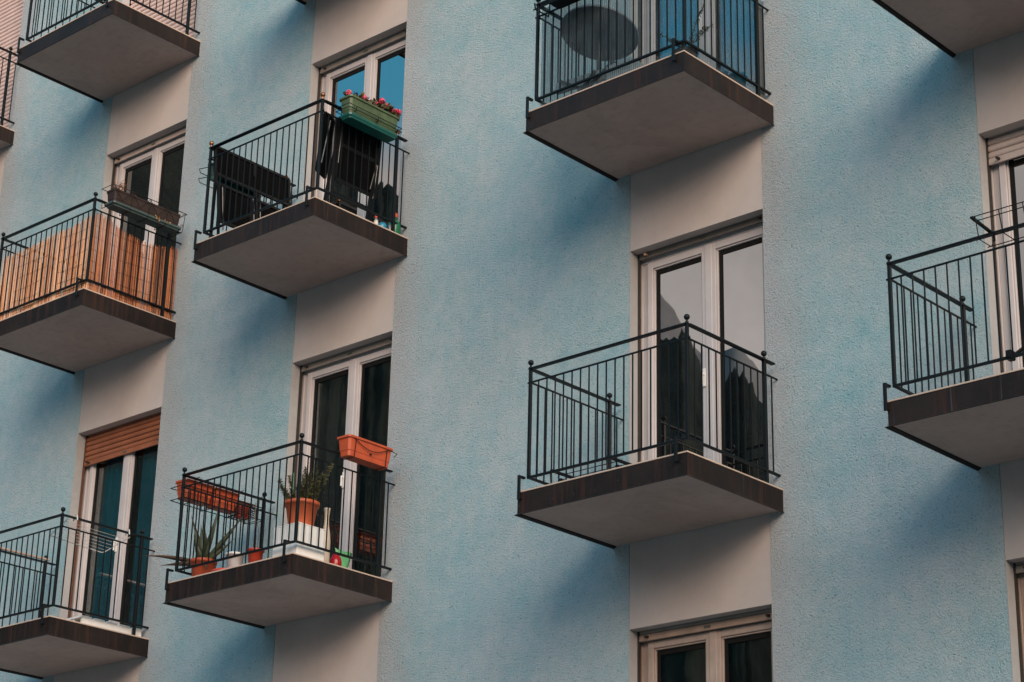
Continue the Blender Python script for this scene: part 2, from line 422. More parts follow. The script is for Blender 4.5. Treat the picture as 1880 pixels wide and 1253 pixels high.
def door(k, glass='glass', guide='guide_dark', handle=True, tilt=(0, 0), fm='frame'):
    c = int(k[0]); x0, x1 = PX[c]; zt = LIN[k]; zb = ztop(k)
    for s in (1, -1):
        xe = x0 if s > 0 else x1
        a, b = sorted((xe + s*.0045, xe + s*.016)); g = MB().box(a, b, .098, .125, zb, zt + .02)
        g.build('shutter_guide', M[guide], bld)
    f = MB()
    xa, xb = x0 - .045, x1 + .085
    f.box(xa, x0 + .030, .130, .20, zb, zt + .03).box(x0 + .030, x0 + .075, .140, .20, zb, zt - .075)
    f.box(xb - .115, xb, .130, .20, zb, zt + .03)
    f.box(x0 + .030, xb - .115, .130, .20, zt - .075, zt + .03)
    f.box(x0 + .075, xb - .115, .130, .20, zb, zb + .03)
    d = f.build('balcony_door', M[fm], bld, bevel=.004)
    zt2, zb2 = zt - .08, zb + .035
    for i, (lx0, lx1, gx0, gx1) in enumerate(((x0 + .089, x0 + .700, x0 + .155, x0 + .622), (x0 + .708, xb - .12, x0 + .786, xb - .195))):
        gz0, gz1 = zb2 + .09, zt - .150
        l = MB()
        l.box(lx0, gx0 - .014, .118, .175, zb2, zt2).box(gx1 + .014, lx1, .120, .175, zb2, zt2)
        l.box(gx0 - .014, gx1 + .014, .120, .175, gz1 + .014, zt2).box(gx0 - .014, gx1 + .014, .120, .175, zb2, gz0 - .014)
        l.box(gx0 - .013, gx0, .132, .175, gz0, gz1).box(gx1, gx1 + .013, .132, .175, gz0, gz1)
        l.box(gx0 - .013, gx1 + .013, .132, .175, gz1, gz1 + .013).box(gx0 - .013, gx1 + .013, .132, .175, gz0 - .013, gz0)
        l.build('door_leaf', M[fm], d, bevel=.004)
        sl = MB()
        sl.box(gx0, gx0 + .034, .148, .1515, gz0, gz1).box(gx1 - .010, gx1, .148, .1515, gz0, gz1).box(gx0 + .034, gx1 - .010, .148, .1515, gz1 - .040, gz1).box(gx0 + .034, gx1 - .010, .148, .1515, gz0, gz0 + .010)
        sl.build('seal_and_shade_band', M['seal_shade'], d)  # seal strips; left and top widened to paint shade onto the glass
        p = MB(); t = math.tan(R(tilt[i])); u = .012
        for yy in (.154, .172):
            q = t*(gz1 - gz0)
            ww = .0022 if yy > .16 else 0
            p.add([(gx0, yy - ww, gz0), (gx1, yy + ww, gz0), (gx1, yy + ww + q, gz1), (gx0, yy - ww + q, gz1)], [(0, 1, 2, 3)])
            p.add([(gx0, yy + .003 - ww, gz0), (gx1, yy + .003 + ww, gz0), (gx1, yy + .003 + ww + q, gz1), (gx0, yy + .003 - ww + q, gz1)], [(3, 2, 1, 0)])
        p.build('pane', M[glass], d)
    MB().box(x0 + .672, x0 + .736, .112, .121, zb2, zt2).build('centre_strip', M[fm], d, bevel=.004)
    if handle:
        h = MB().box(x0 + .640, x0 + .668, .108, .1195, zb + 1.02, zb + 1.17)
        h.bar((x0 + .654, .1075, zb + 1.12), (x0 + .654, .085, zb + 1.12), .014, .014).bar((x0 + .654, .087, zb + 1.13), (x0 + .654, .087, zb + 1.03), .010, .014, (0,1,0))
        h.build('handle', M['white'], d, bevel=.003)
    d.location.x -= .018; d.location.y += .025
    # the dark room behind
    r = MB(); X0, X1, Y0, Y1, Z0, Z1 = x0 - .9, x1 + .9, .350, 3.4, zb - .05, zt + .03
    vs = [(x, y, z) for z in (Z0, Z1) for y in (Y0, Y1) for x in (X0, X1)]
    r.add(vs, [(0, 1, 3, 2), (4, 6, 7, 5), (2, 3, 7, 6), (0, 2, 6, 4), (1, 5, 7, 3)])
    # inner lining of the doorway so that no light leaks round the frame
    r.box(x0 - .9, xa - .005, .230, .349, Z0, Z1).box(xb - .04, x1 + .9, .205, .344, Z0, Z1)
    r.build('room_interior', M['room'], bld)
    return d

for k in ('1b', '1c', '2a', '2b', '3a', '3b', '3c', '4b', '4c'):
    door(k, glass='glass_dark' if k in ('1c', '2b', '3c', '3a') else 'glass', guide='guide_brown' if k == '1c' else 'guide_dark',
         fm='frame_tan' if k in ('3c', '4c') else 'frame')
shutter('0a', 13.22 - ztop('0a'), M['shut_pink'], M['bar_grey'], True)
shutter('1a', 13.25 - ztop('1a'), M['shut_pink'], M['bar_grey'], True)
shutter('1b', .068, M['bar_grey'], simple('shutter_bar_pink', (.50,.40,.345), .5, .1, 8))
shutter('1c', .335, M['shut_brown'], M['shut_brown'])
shutter('2a', .070, M['bar_grey'], M['bar_grey'])
shutter('2b', .062, M['bar_grey'], M['bar_grey'])
shutter('3b', .050, M['bar_grey'], simple('shutter_bar_dark', (.17,.145,.125), .5, .1, 8), stop='brass_stop')
shutter('3c', .080, M['bar_grey'], simple('shutter_bar_tan', (.36,.25,.19), .5, .15, 8))
shutter('4b', .216, M['shut_beige'], M['shut_beige'])
shutter('4c', .070, M['bar_grey'], M['bar_grey'])

def balcony(k):
    c = int(k[0]); xl, xr = BX[c]; s = SB[k]; t = s + TH
    a, b = xl + .035, xr - .006
    o = MB().box(a + .002, b - .002, -1.136, -.001, s + .026, t - .012).build('balcony', M['soffit'], bld)
    MB().box(a + .004, b - .004, -1.132, -.001, s + .017, s + .0255).build('soffit', M['soffit'], o)
    e = MB().box(a - .008, b + .008, -1.148, -.001, t - .0115, t)
    e.build('slab_edge', M['tile'], o, bevel=.002)
    f = MB()
    # front sheet, two side sheets, each with a kicked-out drip at the foot
    zt_, zb_ = t - .012, s + .010
    f.box(a - .004, b + .004, -1.144, -1.137, zb_, zt_)
    f.box(a - .004, a + .0015, -1.1365, -.001, zb_, zt_)
    f.box(b - .0015, b + .004, -1.1365, -.001, zb_, zt_)
    lx, rx = .024, .008
    outer = [(a - .004 - lx, -1.156, s), (b + .004 + rx, -1.156, s), (b + .004 + rx, -.001, s), (a - .004 - lx, -.001, s)]
    inner = [(a + .0015, -1.137, zb_), (b - .0015, -1.137, zb_), (b - .0015, -.001, zb_), (a + .0015, -.001, zb_)]
    up = [(a - .004, -1.144, zb_ + .001), (b + .004, -1.144, zb_ + .001), (b + .004, -.001, zb_ + .001), (a - .004, -.001, zb_ + .001)]
    lip = [(x + (.004 if i in (0, 3) else -.004), y + (.004 if i in (0, 1) else 0), s - .002) for i, (x, y, z) in enumerate(outer)]
    vs = up + outer + lip + inner
    for i in (3, 0, 1):
        j = (i + 1) % 4
        f.add([vs[q] for q in (i, j, 4+j, 4+i, 8+j, 8+i, 12+j, 12+i)], [(0, 3, 2, 1), (3, 5, 4, 2), (5, 7, 6, 4)])
    f.build('fascia', M['fascia'], o)
    return o
for k in SB: balcony(k)

# ------------------------------------------------------------------ railings
BAL = None
def railing(k, label, finial='iron'):
    global BAL
    c = int(k[0]); xl, xr = BX[c]; t = SB[k] + TH
    XL, XR, YF = xl + (.064 if c == 4 else .097), xr - .030, -1.10
    g = thing('balcony_railing', ((xl + xr)/2, -.6, t), label, 'railing', 'balcony railings')
    zh, zu, zl = t + .974, t + .865, t + .117
    I = M['iron']
    def rail(name, z, w_, h_, ends, over=.012):
        MB().box(XL - over, XR + over, YF - w_/2, YF + w_/2, z - h_, z).build(name, I, g, bevel=.003)
        for X in (XL, XR):
            MB().box(X - w_/2, X + w_/2, YF + w_/2 + .0005, ends, z - h_, z).build(name, I, g, bevel=.003)
    rail('handrail', zh, .038, .014, -.045)
    rail('upper_rail', zu, .013, .013, .004, .028)
    rail('lower_rail', zl, .022, .018, .004)
    for X, Yp, z0 in ((XL, YF, zl + .0005), (XR, YF, zl + .0005), (XL, -.165, t), (XR, -.165, t)):
        h = .0115 if Yp == YF else .0135
        p = MB().box(X - h, X + h, Yp - h, Yp + h, z0, zh - .0145).build('post', I, g, bevel=.002)
        q = MB(); q.tube([(X, Yp, zh + .0005), (X, Yp, zh + .008)], .014, 10); q.tube([(X, Yp, zh + .008), (X, Yp, zh + .024)], .008, 8); q.ball((X, Yp, zh + .044), .0225)
        q.build('finial', M[finial], p)
    for xb in (XL - .031, XR - .052):
        m = MB().box(xb - .012, xb + .012, -1.178, -1.164, t - .075, zl - .002)
        m.box(xb - .012, xb + .012, -1.1635, YF - .0125, zl - .020, zl - .003)
        m.tube([(xb, -1.1635, t - .062), (xb, -1.145, t - .062)], .010, 8)
        m.build('bracket', I, g, bevel=.002)
    if BAL is None:
        BAL = MB().box(-.0042, .0042, -.0042, .0042, 0, zu - .0135 - zl).build('baluster', I, g)
        BAL['_w'] = (0, 0, 0); first = BAL
        me = BAL.data
        for v in me.vertices: v.co += Vector(g['_w'])
    used = [False]
    def bal(x, y):
        nonlocal_first = (BAL.parent is g and not BAL.get('_p'))
        if nonlocal_first:
            BAL['_p'] = 1; BAL.location = Vector((x, y, zl + .0003)) - Vector(g['_w'])
        else: place(BAL, 'baluster', (x, y, zl + .0003), g)
    n = 18
    for i in range(1, n): bal(XL + (XR - XL)*i/n, YF)
    for X in (XL, XR):
        for i in range(1, 11): bal(X, YF + (-.165 - YF)*i/11)
        bal(X, -.075)
    return dict(XL=XL, XR=XR, YF=YF, t=t, zh=zh, zu=zu, zl=zl, g=g)

RL = {}
for k, lab, fin in (
    ('0a', 'dark metal railing at the far left edge, before a closed pink shutter', 'iron'),
    ('1a', 'black metal railing of the topmost left balcony before a fully closed pink shutter', 'iron'),
    ('1b', 'black metal railing lined inside with orange reed screening', 'iron'),
    ('1c', 'black metal railing below the half-lowered brown shutter, with a white drying rack', 'iron'),
    ('2a', 'black metal railing with copper ball finials around dark rattan furniture', 'brass'),
    ('2b', 'black metal railing hung with terracotta planters around potted plants', 'iron'),
    ('3a', 'black metal railing backed by ribbed translucent plastic sheeting', 'iron'),
    ('3b', 'black metal railing of the nearly bare balcony before a sky-reflecting glass door', 'iron'),
    ('4b', 'black metal railing at the right edge holding an empty wire planter rack', 'iron')):
    RL[k] = railing(k, lab, fin)

exec_items = True
# ------------------------------------------------------------------ plants and pots
def leaf(m, base, d, length, width, droop=0, mi=0, seg=5, thick=.15, up=Vector((0,0,1)), curl=0):
    """a tapered, channelled leaf that bends with gravity"""
    d = Vector(d).normalized(); p = Vector(base); vs = []; st = length/seg
    for i in range(seg + 1):
        t = i/seg
        w_ = width*(1 - t**1.6)*(.75 + .5*math.sin(PI*min(t*1.2, 1))) + .0006
        sd = d.cross(up)
        if sd.length < 1e-3: sd = Vector((1,0,0))
        sd.normalize(); nn = sd.cross(d).normalized()
        vs += [p - sd*w_ + nn*w_*.5, p - nn*w_*thick*2, p + sd*w_ + nn*w_*.5, p + nn*w_*.15]
        p = p + d*st; d = (d + Vector((0, 0, -droop*st)) + sd*curl*st).normalized()
    fs = []
    for i in range(seg):
        a = i*4
        for j in range(4): fs.append((a+j, a+(j+1) % 4, a+4+(j+1) % 4, a+4+j))
    m.add(vs, fs, mi, True)

def pot_profile(r0, r1, h, rim=.02, lip=.008):
    return [(r0, 0), (r1 - .004, h - rim), (r1 + lip, h - rim), (r1 + lip + .002, h), (r1 - .006, h), (r1 - .014, h - .022), (.0005, h - .022)]

def trough(x0, x1, y0, y1, z0, z1, taper=.02, rim=.012):
    """open planter trough: tapered walls, rolled rim, hollow inside"""
    m = MB(); t = taper
    def ring(x0, x1, y0, y1, z, c=.018):
        return [(x0 + c, y0, z), (x1 - c, y0, z), (x1, y0 + c, z), (x1, y1 - c, z), (x1 - c, y1, z), (x0 + c, y1, z), (x0, y1 - c, z), (x0, y0 + c, z)]
    h = z1 - z0
    L = [ring(x0 + t, x1 - t, y0 + t, y1 - t, z0), ring(x0 + t*.8, x1 - t*.8, y0 + t*.8, y1 - t*.8, z0 + h*.26), ring(x0 + t*.55, x1 - t*.55, y0 + t*.55, y1 - t*.55, z0 + h*.28),
         ring(x0, x1, y0, y1, z1 - .022), ring(x0 - rim, x1 + rim, y0 - rim, y1 + rim, z1 - .020), ring(x0 - rim, x1 + rim, y0 - rim, y1 + rim, z1),
         ring(x0 + .008, x1 - .008, y0 + .008, y1 - .008, z1), ring(x0 + .016, x1 - .016, y0 + .016, y1 - .016, z1 - .04)]
    vs = [v for r in L for v in r]
    fs = [(i*8+j, i*8+(j+1) % 8, i*8+8+(j+1) % 8, i*8+8+j) for i in range(len(L)-1) for j in range(8)]
    fs.append(tuple(range(8))[::-1]); m.add(vs, fs)
    return m, L[-1]

def soil_in(ringpts, parent):
    m = MB(); c = [sum(p[i] for p in ringpts)/8 for i in range(3)]
    vs = [tuple(p) for p in ringpts] + [(c[0], c[1], c[2] + .012)]
    m.add(vs, [(j, (j+1) % 8, 8) for j in range(8)], 0, True); return m.build('soil', M['soil'], parent)

def holder(k, y0, y1, xin, xout, z0, z1, label, loops=(), extra=None, parent_loc=None, bend=False):
    """wire basket hooked over a side rail: two rings of wire joined by uprights"""
    g = thing('planter_holder', ((xin + xout)/2, (y0 + y1)/2, z0), label, 'planter holder', 'wire planter holders on the railings')
    m = MB(); r = .0042
    for z in (z0, z1):
        m.tube([(xin, y0, z), (xout, y0, z), (xout, y1, z), (xin, y1, z), (xin, y0, z)], r, 5)
    m.build('basket_ring', M['wire'], g)
    for y in loops:
        u = MB(); u.tube([(xin, y, z1 + .03), (xin, y, z0 - .006), (xout, y, z0 - .006), (xout, y, z1)], r, 5)
        u.build('upright', M['wire'], g)
    h = MB(); zr = RL[k]['zh']; X = RL[k]['XR']
    for y in (y0 + .12, y1 - .12):
        h.tube([(xin, y, z1 + .03), (xin, y, zr + .006), (X - .028, y, zr + .006), (X - .028, y, zr - .03)], .005, 5)
    h.build('hook', M['wire'], g)
    return g

# -- green planter with geraniums (outside the right rail of the furniture balcony)
r = RL['2a']; X = r['XR']
gx0, gx1, gy0, gy1, gz0, gz1 = X + .040, X + .185, -.93, -.33, r['t'] + .845, r['t'] + 1.03
gt = thing('flower_planter', ((gx0 + gx1)/2, (gy0 + gy1)/2, gz0), 'weathered green trough planter of red and pink flowers with a teal tray', 'planter', 'planters of the balconies')
m, ring_ = trough(gx0, gx1, gy0, gy1, gz0, gz1, .016, .012); m.build('trough', M['greenbox'], gt, bevel=.003)
soil_in(ring_, gt)
tm, _ = trough(gx0 + .002, gx1 - .001, gy0 + .002, gy1 - .002, gz0 - .030, gz0 + .014, .010, .004); tm.build('drip_tray', M['teal'], gt, bevel=.004)
fo = MB(); pe = MB()
random.seed(3)
def geranium(cx, cy, z, n, spread, hh, fl, pink):
    for i in range(n):
        a = random.uniform(0, 2*PI); rr = spread*math.sqrt(random.random())
        p = Vector((cx + rr*math.cos(a)*.6, cy + rr*math.sin(a), z + random.uniform(.01, hh)))
        s = random.uniform(.013, .024); nrm = Vector((random.uniform(-.6,.9), random.uniform(-.9,.6), random.uniform(-.1,1))).normalized()
        u = nrm.cross(Vector((.3,.2,1))).normalized(); w_ = nrm.cross(u)
        ring = [p + (u*math.cos(2*PI*j/7) + w_*math.sin(2*PI*j/7))*s*random.uniform(.8, 1.1) for j in range(7)]
        fo.add([p - nrm*s*.35] + ring, [(0, 1+j, 1+(j+1) % 7) for j in range(7)], 0)
        if i % 4 == 0: fo.tube([(cx, cy, z - .02), p], .0022, 4, 1, False)
    for i in range(fl):
        a = random.uniform(0, 2*PI); q = Vector((cx + .02 + .02*math.cos(a), cy + spread*.55*math.sin(a), z + hh*random.uniform(.75, 1.15)))
        for j in range(44):
            v = Vector((random.gauss(0,1), random.gauss(0,1), random.gauss(0,1))).normalized(); c = q + v*.024
            u = v.cross(Vector((.1,.3,1))).normalized(); w_ = v.cross(u); s = .0115
            pe.add([c + u*s, c + w_*s, c - u*s, c - w_*s], [(0, 1, 2, 3)], 1 if pink else 0)
cx = (gx0 + gx1)/2
geranium(cx, gy0 + .05, gz1 - .01, 34, .06, .055, 2, True)
geranium(cx + .01, gy0 + .16, gz1 + .0, 46, .08, .075, 2, True)
geranium(cx + .01, gy0 + .26, gz1 + .0, 54, .08, .09, 0, True)
geranium(cx + .01, gy0 + .36, gz1 + .0, 40, .07, .06, 1, False)
geranium(cx + .02, gy0 + .46, gz1 + .01, 90, .10, .10, 6, False)
geranium(cx + .04, gy0 + .56, gz1 - .01, 70, .07, .07, 3, False)
fo.build('foliage', [M['geranium'], M['stem']], gt); pe.build('blossom', [M['petal'], M['petal_pink']], gt)
holder('2a', gy0 - .03, gy1 + .03, gx0 - .012, gx1 + .014, gz0 + .05, gz0 + .085, 'black wire holder clasping the green trough of red flowers', (gy0 + .06, gy0 + .33, gy1 - .02))

# -- terracotta planter on the right rail of the plant balcony
r = RL['2b']; X = r['XR']
tx0, tx1, ty0, ty1, tz0, tz1 = X + .035, X + .185, -.73, -.225, r['t'] + .915, r['t'] + 1.09
tt = thing('flower_planter', ((tx0 + tx1)/2, (ty0 + ty1)/2, tz0), 'orange terracotta trough planter hung on the right side rail above the red vase', 'planter', 'planters of the balconies')
m, ring_ = trough(tx0, tx1, ty0, ty1, tz0, tz1, .016, .012); m.build('trough', M['terra'], tt, bevel=.003); soil_in(ring_, tt)
MB().box(tx1 - .0035, tx1 + .0005, (ty0+ty1)/2 - .012, (ty0+ty1)/2 + .012, tz0 + .055, tz0 + .068).build('drain_slot', M['seal_shade'], tt)
hd = thing('planter_holder', ((tx0 + tx1)/2, (ty0 + ty1)/2, tz0), 'thin black wire holder sagging around the terracotta trough on the right rail', 'planter holder', 'wire planter holders on the railings')
m = MB(); yy0, yy1 = ty0 + .07, ty1 - .07
sag = [(tx1 + .012, yy0 + (yy1 - yy0)*i/10, tz1 - .035 - .055*math.sin(PI*i/10)) for i in range(11)]
m.tube([(tx1 + .008, yy0 - .02, tz1 - .02)] + sag + [(tx1 + .012, yy1 + .05, tz1 - .03), (tx1 + .04, yy1 + .09, tz1 - .05), (tx1 - .02, yy1 + .11, tz1 - .06)], .0036, 5)
m.build('wire_sag', M['wire'], hd)
for y in (yy0, yy1):
    u = MB(); u.tube([(tx0 - .012, y, r['zh'] + .006), (tx0 - .012, y, tz0 - .006), (tx1 - .008, y, tz0 - .006), (tx1 + .008, y, tz1 - .03)], .0036, 5)
    u.tube([(tx0 - .012, y, r['zh'] + .006), (X - .03, y, r['zh'] + .006), (X - .03, y, r['zh'] - .03)], .0036, 5); u.build('upright', M['wire'], hd)

# -- terracotta troughs on the left rail of the plant balcony
Xl = r['XL']
for (y0, y1, dz, lab, mat) in ((-1.03, -.72, .80, 'orange trough planter with pale pebbles nearest the front left corner post', 'terra'), (-.70, -.42, .80, 'orange trough planter between the pebble trough and the small basket planter', 'terra')):
    x0, x1 = Xl - .20, Xl - .045; z0 = r['t'] + dz
    lt = thing('flower_planter', ((x0+x1)/2, (y0+y1)/2, z0), lab, 'planter', 'planters of the balconies')
    m, ring_ = trough(x0, x1, y0, y1, z0, z0 + .165, .014, .010); m.build('trough', M[mat], lt, bevel=.003); soil_in(ring_, lt)
    pb = MB()
    for i in range(46):
        px_, py_ = random.uniform(x0 + .02, x1 - .02), random.uniform(y0 + .02, y1 - .02); rr = random.uniform(.007, .013)
        pb.lathe((px_, py_, z0 + .165 - .012 + random.uniform(0, .012)), [(.0005, -rr*.7), (rr*.8, -rr*.4), (rr, 0), (rr*.7, rr*.5), (.0005, rr*.7)], 7)
    pb.build('pebbles', M['pebble'] if y0 < -.9 else M['geranium'], lt)
x0, x1 = Xl - .17, Xl - .05; z0 = r['t'] + .775
bt = thing('flower_planter', ((x0+x1)/2, -.33, z0), 'small dark red basket planter nearest the wall on the left rail', 'planter', 'planters of the balconies')
m, ring_ = trough(x0, x1, -.41, -.25, z0, z0 + .13, .02, .008); m.build('trough', M['red'], bt, bevel=.003); soil_in(ring_, bt)
ba = MB()
for i in range(7): ba.tube([(x0 - .012, -.42, z0 + .012 + i*.02), (x1 + .012, -.42, z0 + .012 + i*.02), (x1 + .012, -.24, z0 + .012 + i*.02), (x0 - .012, -.24, z0 + .012 + i*.02), (x0 - .012, -.42, z0 + .012 + i*.02)], .0035, 5)
for i in range(5):
    y = -.42 + .18*i/4
    ba.tube([(x1 + .012, y, z0 + .132), (x1 + .012, y, z0), (x0 - .012, y, z0), (x0 - .012, y, z0 + .132)], .0035, 5)
ba.build('woven_basket', M['brownbox'], bt)
hl = thing('planter_holder', (Xl - .12, -.6, r['t'] + .79), 'long black wire holder carrying three planters along the left rail', 'planter holder', 'wire planter holders on the railings')
m = MB()
for z, xo in ((r['t'] + .785, 0), (r['t'] + .90, .01)):
    m.tube([(Xl - .035, -1.06, z), (Xl - .215 - xo, -1.06, z), (Xl - .215 - xo, -.13, z), (Xl - .035, -.13, z), (Xl - .035, -1.06, z)], .0045, 5)
m.build('basket_ring', M['wire'], hl)
for y in (-.95, -.71, -.44, -.2):
    u = MB(); u.tube([(Xl - .215, y, r['t'] + .9), (Xl - .215, y, r['t'] + .77), (Xl - .03, y, r['t'] + .77), (Xl - .03, y, r['zh'] + .008), (Xl + .03, y, r['zh'] + .008)], .0045, 5); u.build('upright', M['wire'], hl)

# -- white slatted crate with the rosemary pot
cx1, cy0 = X - .040, -1.045
cr = thing('crate', (cx1 - .15, cy0 + .15, r['t']), 'white slatted plastic crate under the rosemary pot in the balcony corner', 'crate')
b = MB(); z0 = r['t'] + .001; ch = .295
b.box(cx1 - .30, cx1, cy0, cy0 + .31, z0, z0 + .125)
b.build('base_box', M['white'], cr, bevel=.006)
nsl = 4
for (fx0, fx1, fy0, fy1, ax) in ((cx1 - .30, cx1, cy0, cy0 + .010, 0), (cx1 - .010, cx1, cy0 + .0105, cy0 + .30, 1), (cx1 - .30, cx1, cy0 + .301, cy0 + .31, 0), (cx1 - .30, cx1 - .29, cy0 + .0105, cy0 + .30, 1)):
    sm_ = MB()
    for i in range(nsl):
        if ax == 0: w_ = (fx1 - fx0)/nsl; sm_.box(fx0 + w_*i + .003, fx0 + w_*(i+1) - .003, fy0, fy1, z0 + .1255, z0 + ch - .012)
        else: w_ = (fy1 - fy0)/nsl; sm_.box(fx0, fx1, fy0 + w_*i + .003, fy0 + w_*(i+1) - .003, z0 + .1255, z0 + ch - .012)
    sm_.build('slat_side', M['white'], cr, bevel=.003)
MB().box(cx1 - .30, cx1, cy0, cy0 + .31, z0 + ch - .0115, z0 + ch).build('lid', M['white'], cr, bevel=.003)
pc = (cx1 - .155, cy0 + .165, z0 + ch + .0005)
rp = thing('potted_plant', pc, 'bushy rosemary in an orange pot standing on the white crate', 'potted plant', 'potted plants on the plant balcony')
MB().lathe(pc, pot_profile(.102, .138, .225, .032, .011)).build('pot', M['terra_pot'], rp)
MB().lathe((pc[0], pc[1], pc[2] + .19), [(.122, 0), (.08, .012), (.0005, .015)]).build('soil', M['soil'], rp)
ro = MB(); random.seed(11)
zs = pc[2] + .2
stems = [(-.36, -.02, .29), (-.33,.05,.17), (-.24,.0,.12), (-.16, -.05, .28), (-.08,.05,.30), (-.02, -.03,.22), (.05,.04,.27), (.08, -.04,.32), (.14,.03,.22), (.20, .0,.33), (.25, .02,.25), (.30,.1,.36), (0,0,.16), (-.1,.1,.2), (.1,.1,.2), (-.28,.08,.08), (.04,-.1,.14), (-.05,-.1,.12), (-.12,.05,.25), (.02,.05,.31), (.12,-.06,.26), (.17,.06,.18), (-.2,-.06,.16), (.24,-.06,.14), (-.3,-.04,.22), (.0,.12,.2)]
for (dx, dy, dz) in stems:
    b0 = Vector((pc[0] + dx*.25, pc[1] + dy*.3, zs)); tip = Vector((pc[0] + dx*.80, pc[1] + dy, zs + dz))
    mid = (b0 + tip)/2 + Vector((dx*.10, 0, -.015))
    pts = [b0*(1-t)**2 + mid*2*t*(1-t) + tip*t*t for t in [i/9 for i in range(10)]]
    ro.tube(pts, .0028, 4, 1, False)
    for i in range(260):
        t = .10 + .88*random.random(); q = b0*(1-t)**2 + mid*2*t*(1-t) + tip*t*t
        d = Vector((random.gauss(0,1), random.gauss(0,1), random.gauss(.45,.8))).normalized()
        u = d.cross(Vector((random.random(), random.random(), .3))).normalized()*.0036; L = random.uniform(.018, .034)
        ro.add([q - u, q + u, q + d*L + u*.4, q + d*L - u*.4], [(0, 1, 2, 3)], 0)
ro.build('foliage', [M['rosemary'], M['stem']], rp)
sk = MB(); sk.tube([(pc[0] - .085, pc[1] - .03, zs - .03), (pc[0] - .095, pc[1] - .03, zs + .30)], .010, 8); sk.build('support_stick', M['bottle'], rp)

# -- aloe
ac = (-13.895, -.93, r['t'] + .001)
al = thing('potted_plant', ac, 'spiky aloe in an orange pot with two long arching leaves leaving the railing', 'potted plant', 'potted plants on the plant balcony')
MB().lathe(ac, pot_profile(.086, .108, .205, .03, .009)).build('pot', M['terra'], al)
MB().lathe((ac[0], ac[1], ac[2] + .18), [(.095, 0), (.06, .01), (.0005, .012)]).build('soil', M['soil'], al)
lv = MB(); zz = ac[2] + .185
for (d, L, w_, dr, mi) in (((-.42, 0, 1), .52, .030, .3, 0), ((-.20, .1, 1), .40, .036, -.1, 0), ((.02, -.2, 1), .34, .038, 0, 0), ((.26, .05, 1), .55, .026, -.2, 0), ((.75, .1, .62), .60, .024, -.25, 0),
                          ((.95, 0, .30), .42, .020, -.5, 0), ((-1, -.12, .34), .78, .024, .30, 1), ((-1, -.1, .16), .52, .026, .25, 1), ((.55, -.35, -.1), .30, .026, 3.2, 1), ((.12, -.45, .55), .22, .034, .2, 0),
                          ((-.35, .4, .9), .42, .030, .1, 0), ((.35, .45, .8), .40, .028, .1, 0), ((-.15, -.3, .8), .26, .034, .0, 0), ((.4, -.1, .8), .36, .024, -.3, 0)):
    leaf(lv, (ac[0] + .02*d[0], ac[1] + .02*d[1], zz), d, L, w_, dr, mi, 8, .5)
lv.build('leaves', [M['aloe'], M['aloe_dry']], al)

# -- small pots, vase, foil bag
c_ = (-13.50, -.99, r['t'] + .001)
po = thing('plant_pot', c_, 'white round pot standing on a wide red saucer', 'pot', 'empty pots on the plant balcony')
MB().lathe(c_, [(.10, 0), (.135, .006), (.14, .028), (.13, .028), (.10, .012), (.0005, .01)]).build('saucer', M['red'], po)
MB().lathe((c_[0] + .055, c_[1] + .03, c_[2] + .013), pot_profile(.058, .076, .170, .02, .006)).build('pot', M['white'], po)
c_ = (-13.185, -.96, r['t'] + .001)
po2 = thing('plant_pot', c_, 'red plastic pot with a thin bare twig beside the white crate', 'pot', 'empty pots on the plant balcony')
MB().lathe(c_, pot_profile(.052, .068, .175, .02, .006)).build('pot', M['red'], po2)
tw = MB(); tw.tube([(c_[0], c_[1], c_[2] + .14), (c_[0] - .01, c_[1], c_[2] + .3), (c_[0] - .045, c_[1] + .01, c_[2] + .46), (c_[0] - .05, c_[1] + .01, c_[2] + .60)], .004, 5)
tw.tube([(c_[0] + .01, c_[1], c_[2] + .14), (c_[0] + .03, c_[1], c_[2] + .30), (c_[0] - .005, c_[1], c_[2] + .42)], .003, 5); tw.build('twig', M['aloe_dry'], po2)
c_ = (-12.735, -.585, r['t'] + .001)
va = MB().lathe((0,0,0), [(.036, 0), (.041, .02), (.042, .16), (.043, .25), (.036, .32), (.022, .40), (.020, .47), (.026, .53), (.029, .545), (.024, .545), (.017, .47), (.0005, .44)])
va.v = [(a + c_[0], b_ + c_[1], z + c_[2]) for a, b_, z in va.v]
tag(va.build('vase', M['cream'], None, c_), 'tall slim cream vase with a flared mouth beside the white crate', 'vase', 'vases on the plant balcony')
c_ = (-12.715, -.475, r['t'] + .001)
va = MB().lathe((0,0,0), [(.03, 0), (.045, .015), (.052, .05), (.052, .10), (.042, .135), (.030, .15), (.032, .16), (.026, .16), (.0005, .13)])
va.v = [(a + c_[0], b_ + c_[1], z + c_[2]) for a, b_, z in va.v]
tag(va.build('vase', M['redglaze'], None, c_), 'shiny dark red round vase before the green foil bag', 'vase', 'vases on the plant balcony')
c_ = (-12.745, -.375, r['t'] + .001)
fb = MB(); n_ = 9; vs = []
for i in range(7):
    t = i/6; ww = .040 + .062*t; th = .040*(1-t) + .006
    for j in range(n_):
        a = 2*PI*j/n_; zig = .014*((j % 2) - .5)*(1 if i == 6 else 0)
        vs.append((c_[0] + th*math.cos(a), c_[1] + ww*math.sin(a) + .012*t, c_[2] + .225*t + zig))
fb.add(vs, [(i*n_+j, i*n_+(j+1) % n_, (i+1)*n_+(j+1) % n_, (i+1)*n_+j) for i in range(6) for j in range(n_)] + [tuple(range(n_))[::-1]], 0, True)
tag(fb.build('foil_bag', M['greenfoil'], None, c_), 'crinkled light green foil bag with a wide zigzag mouth behind the red vase', 'bag')

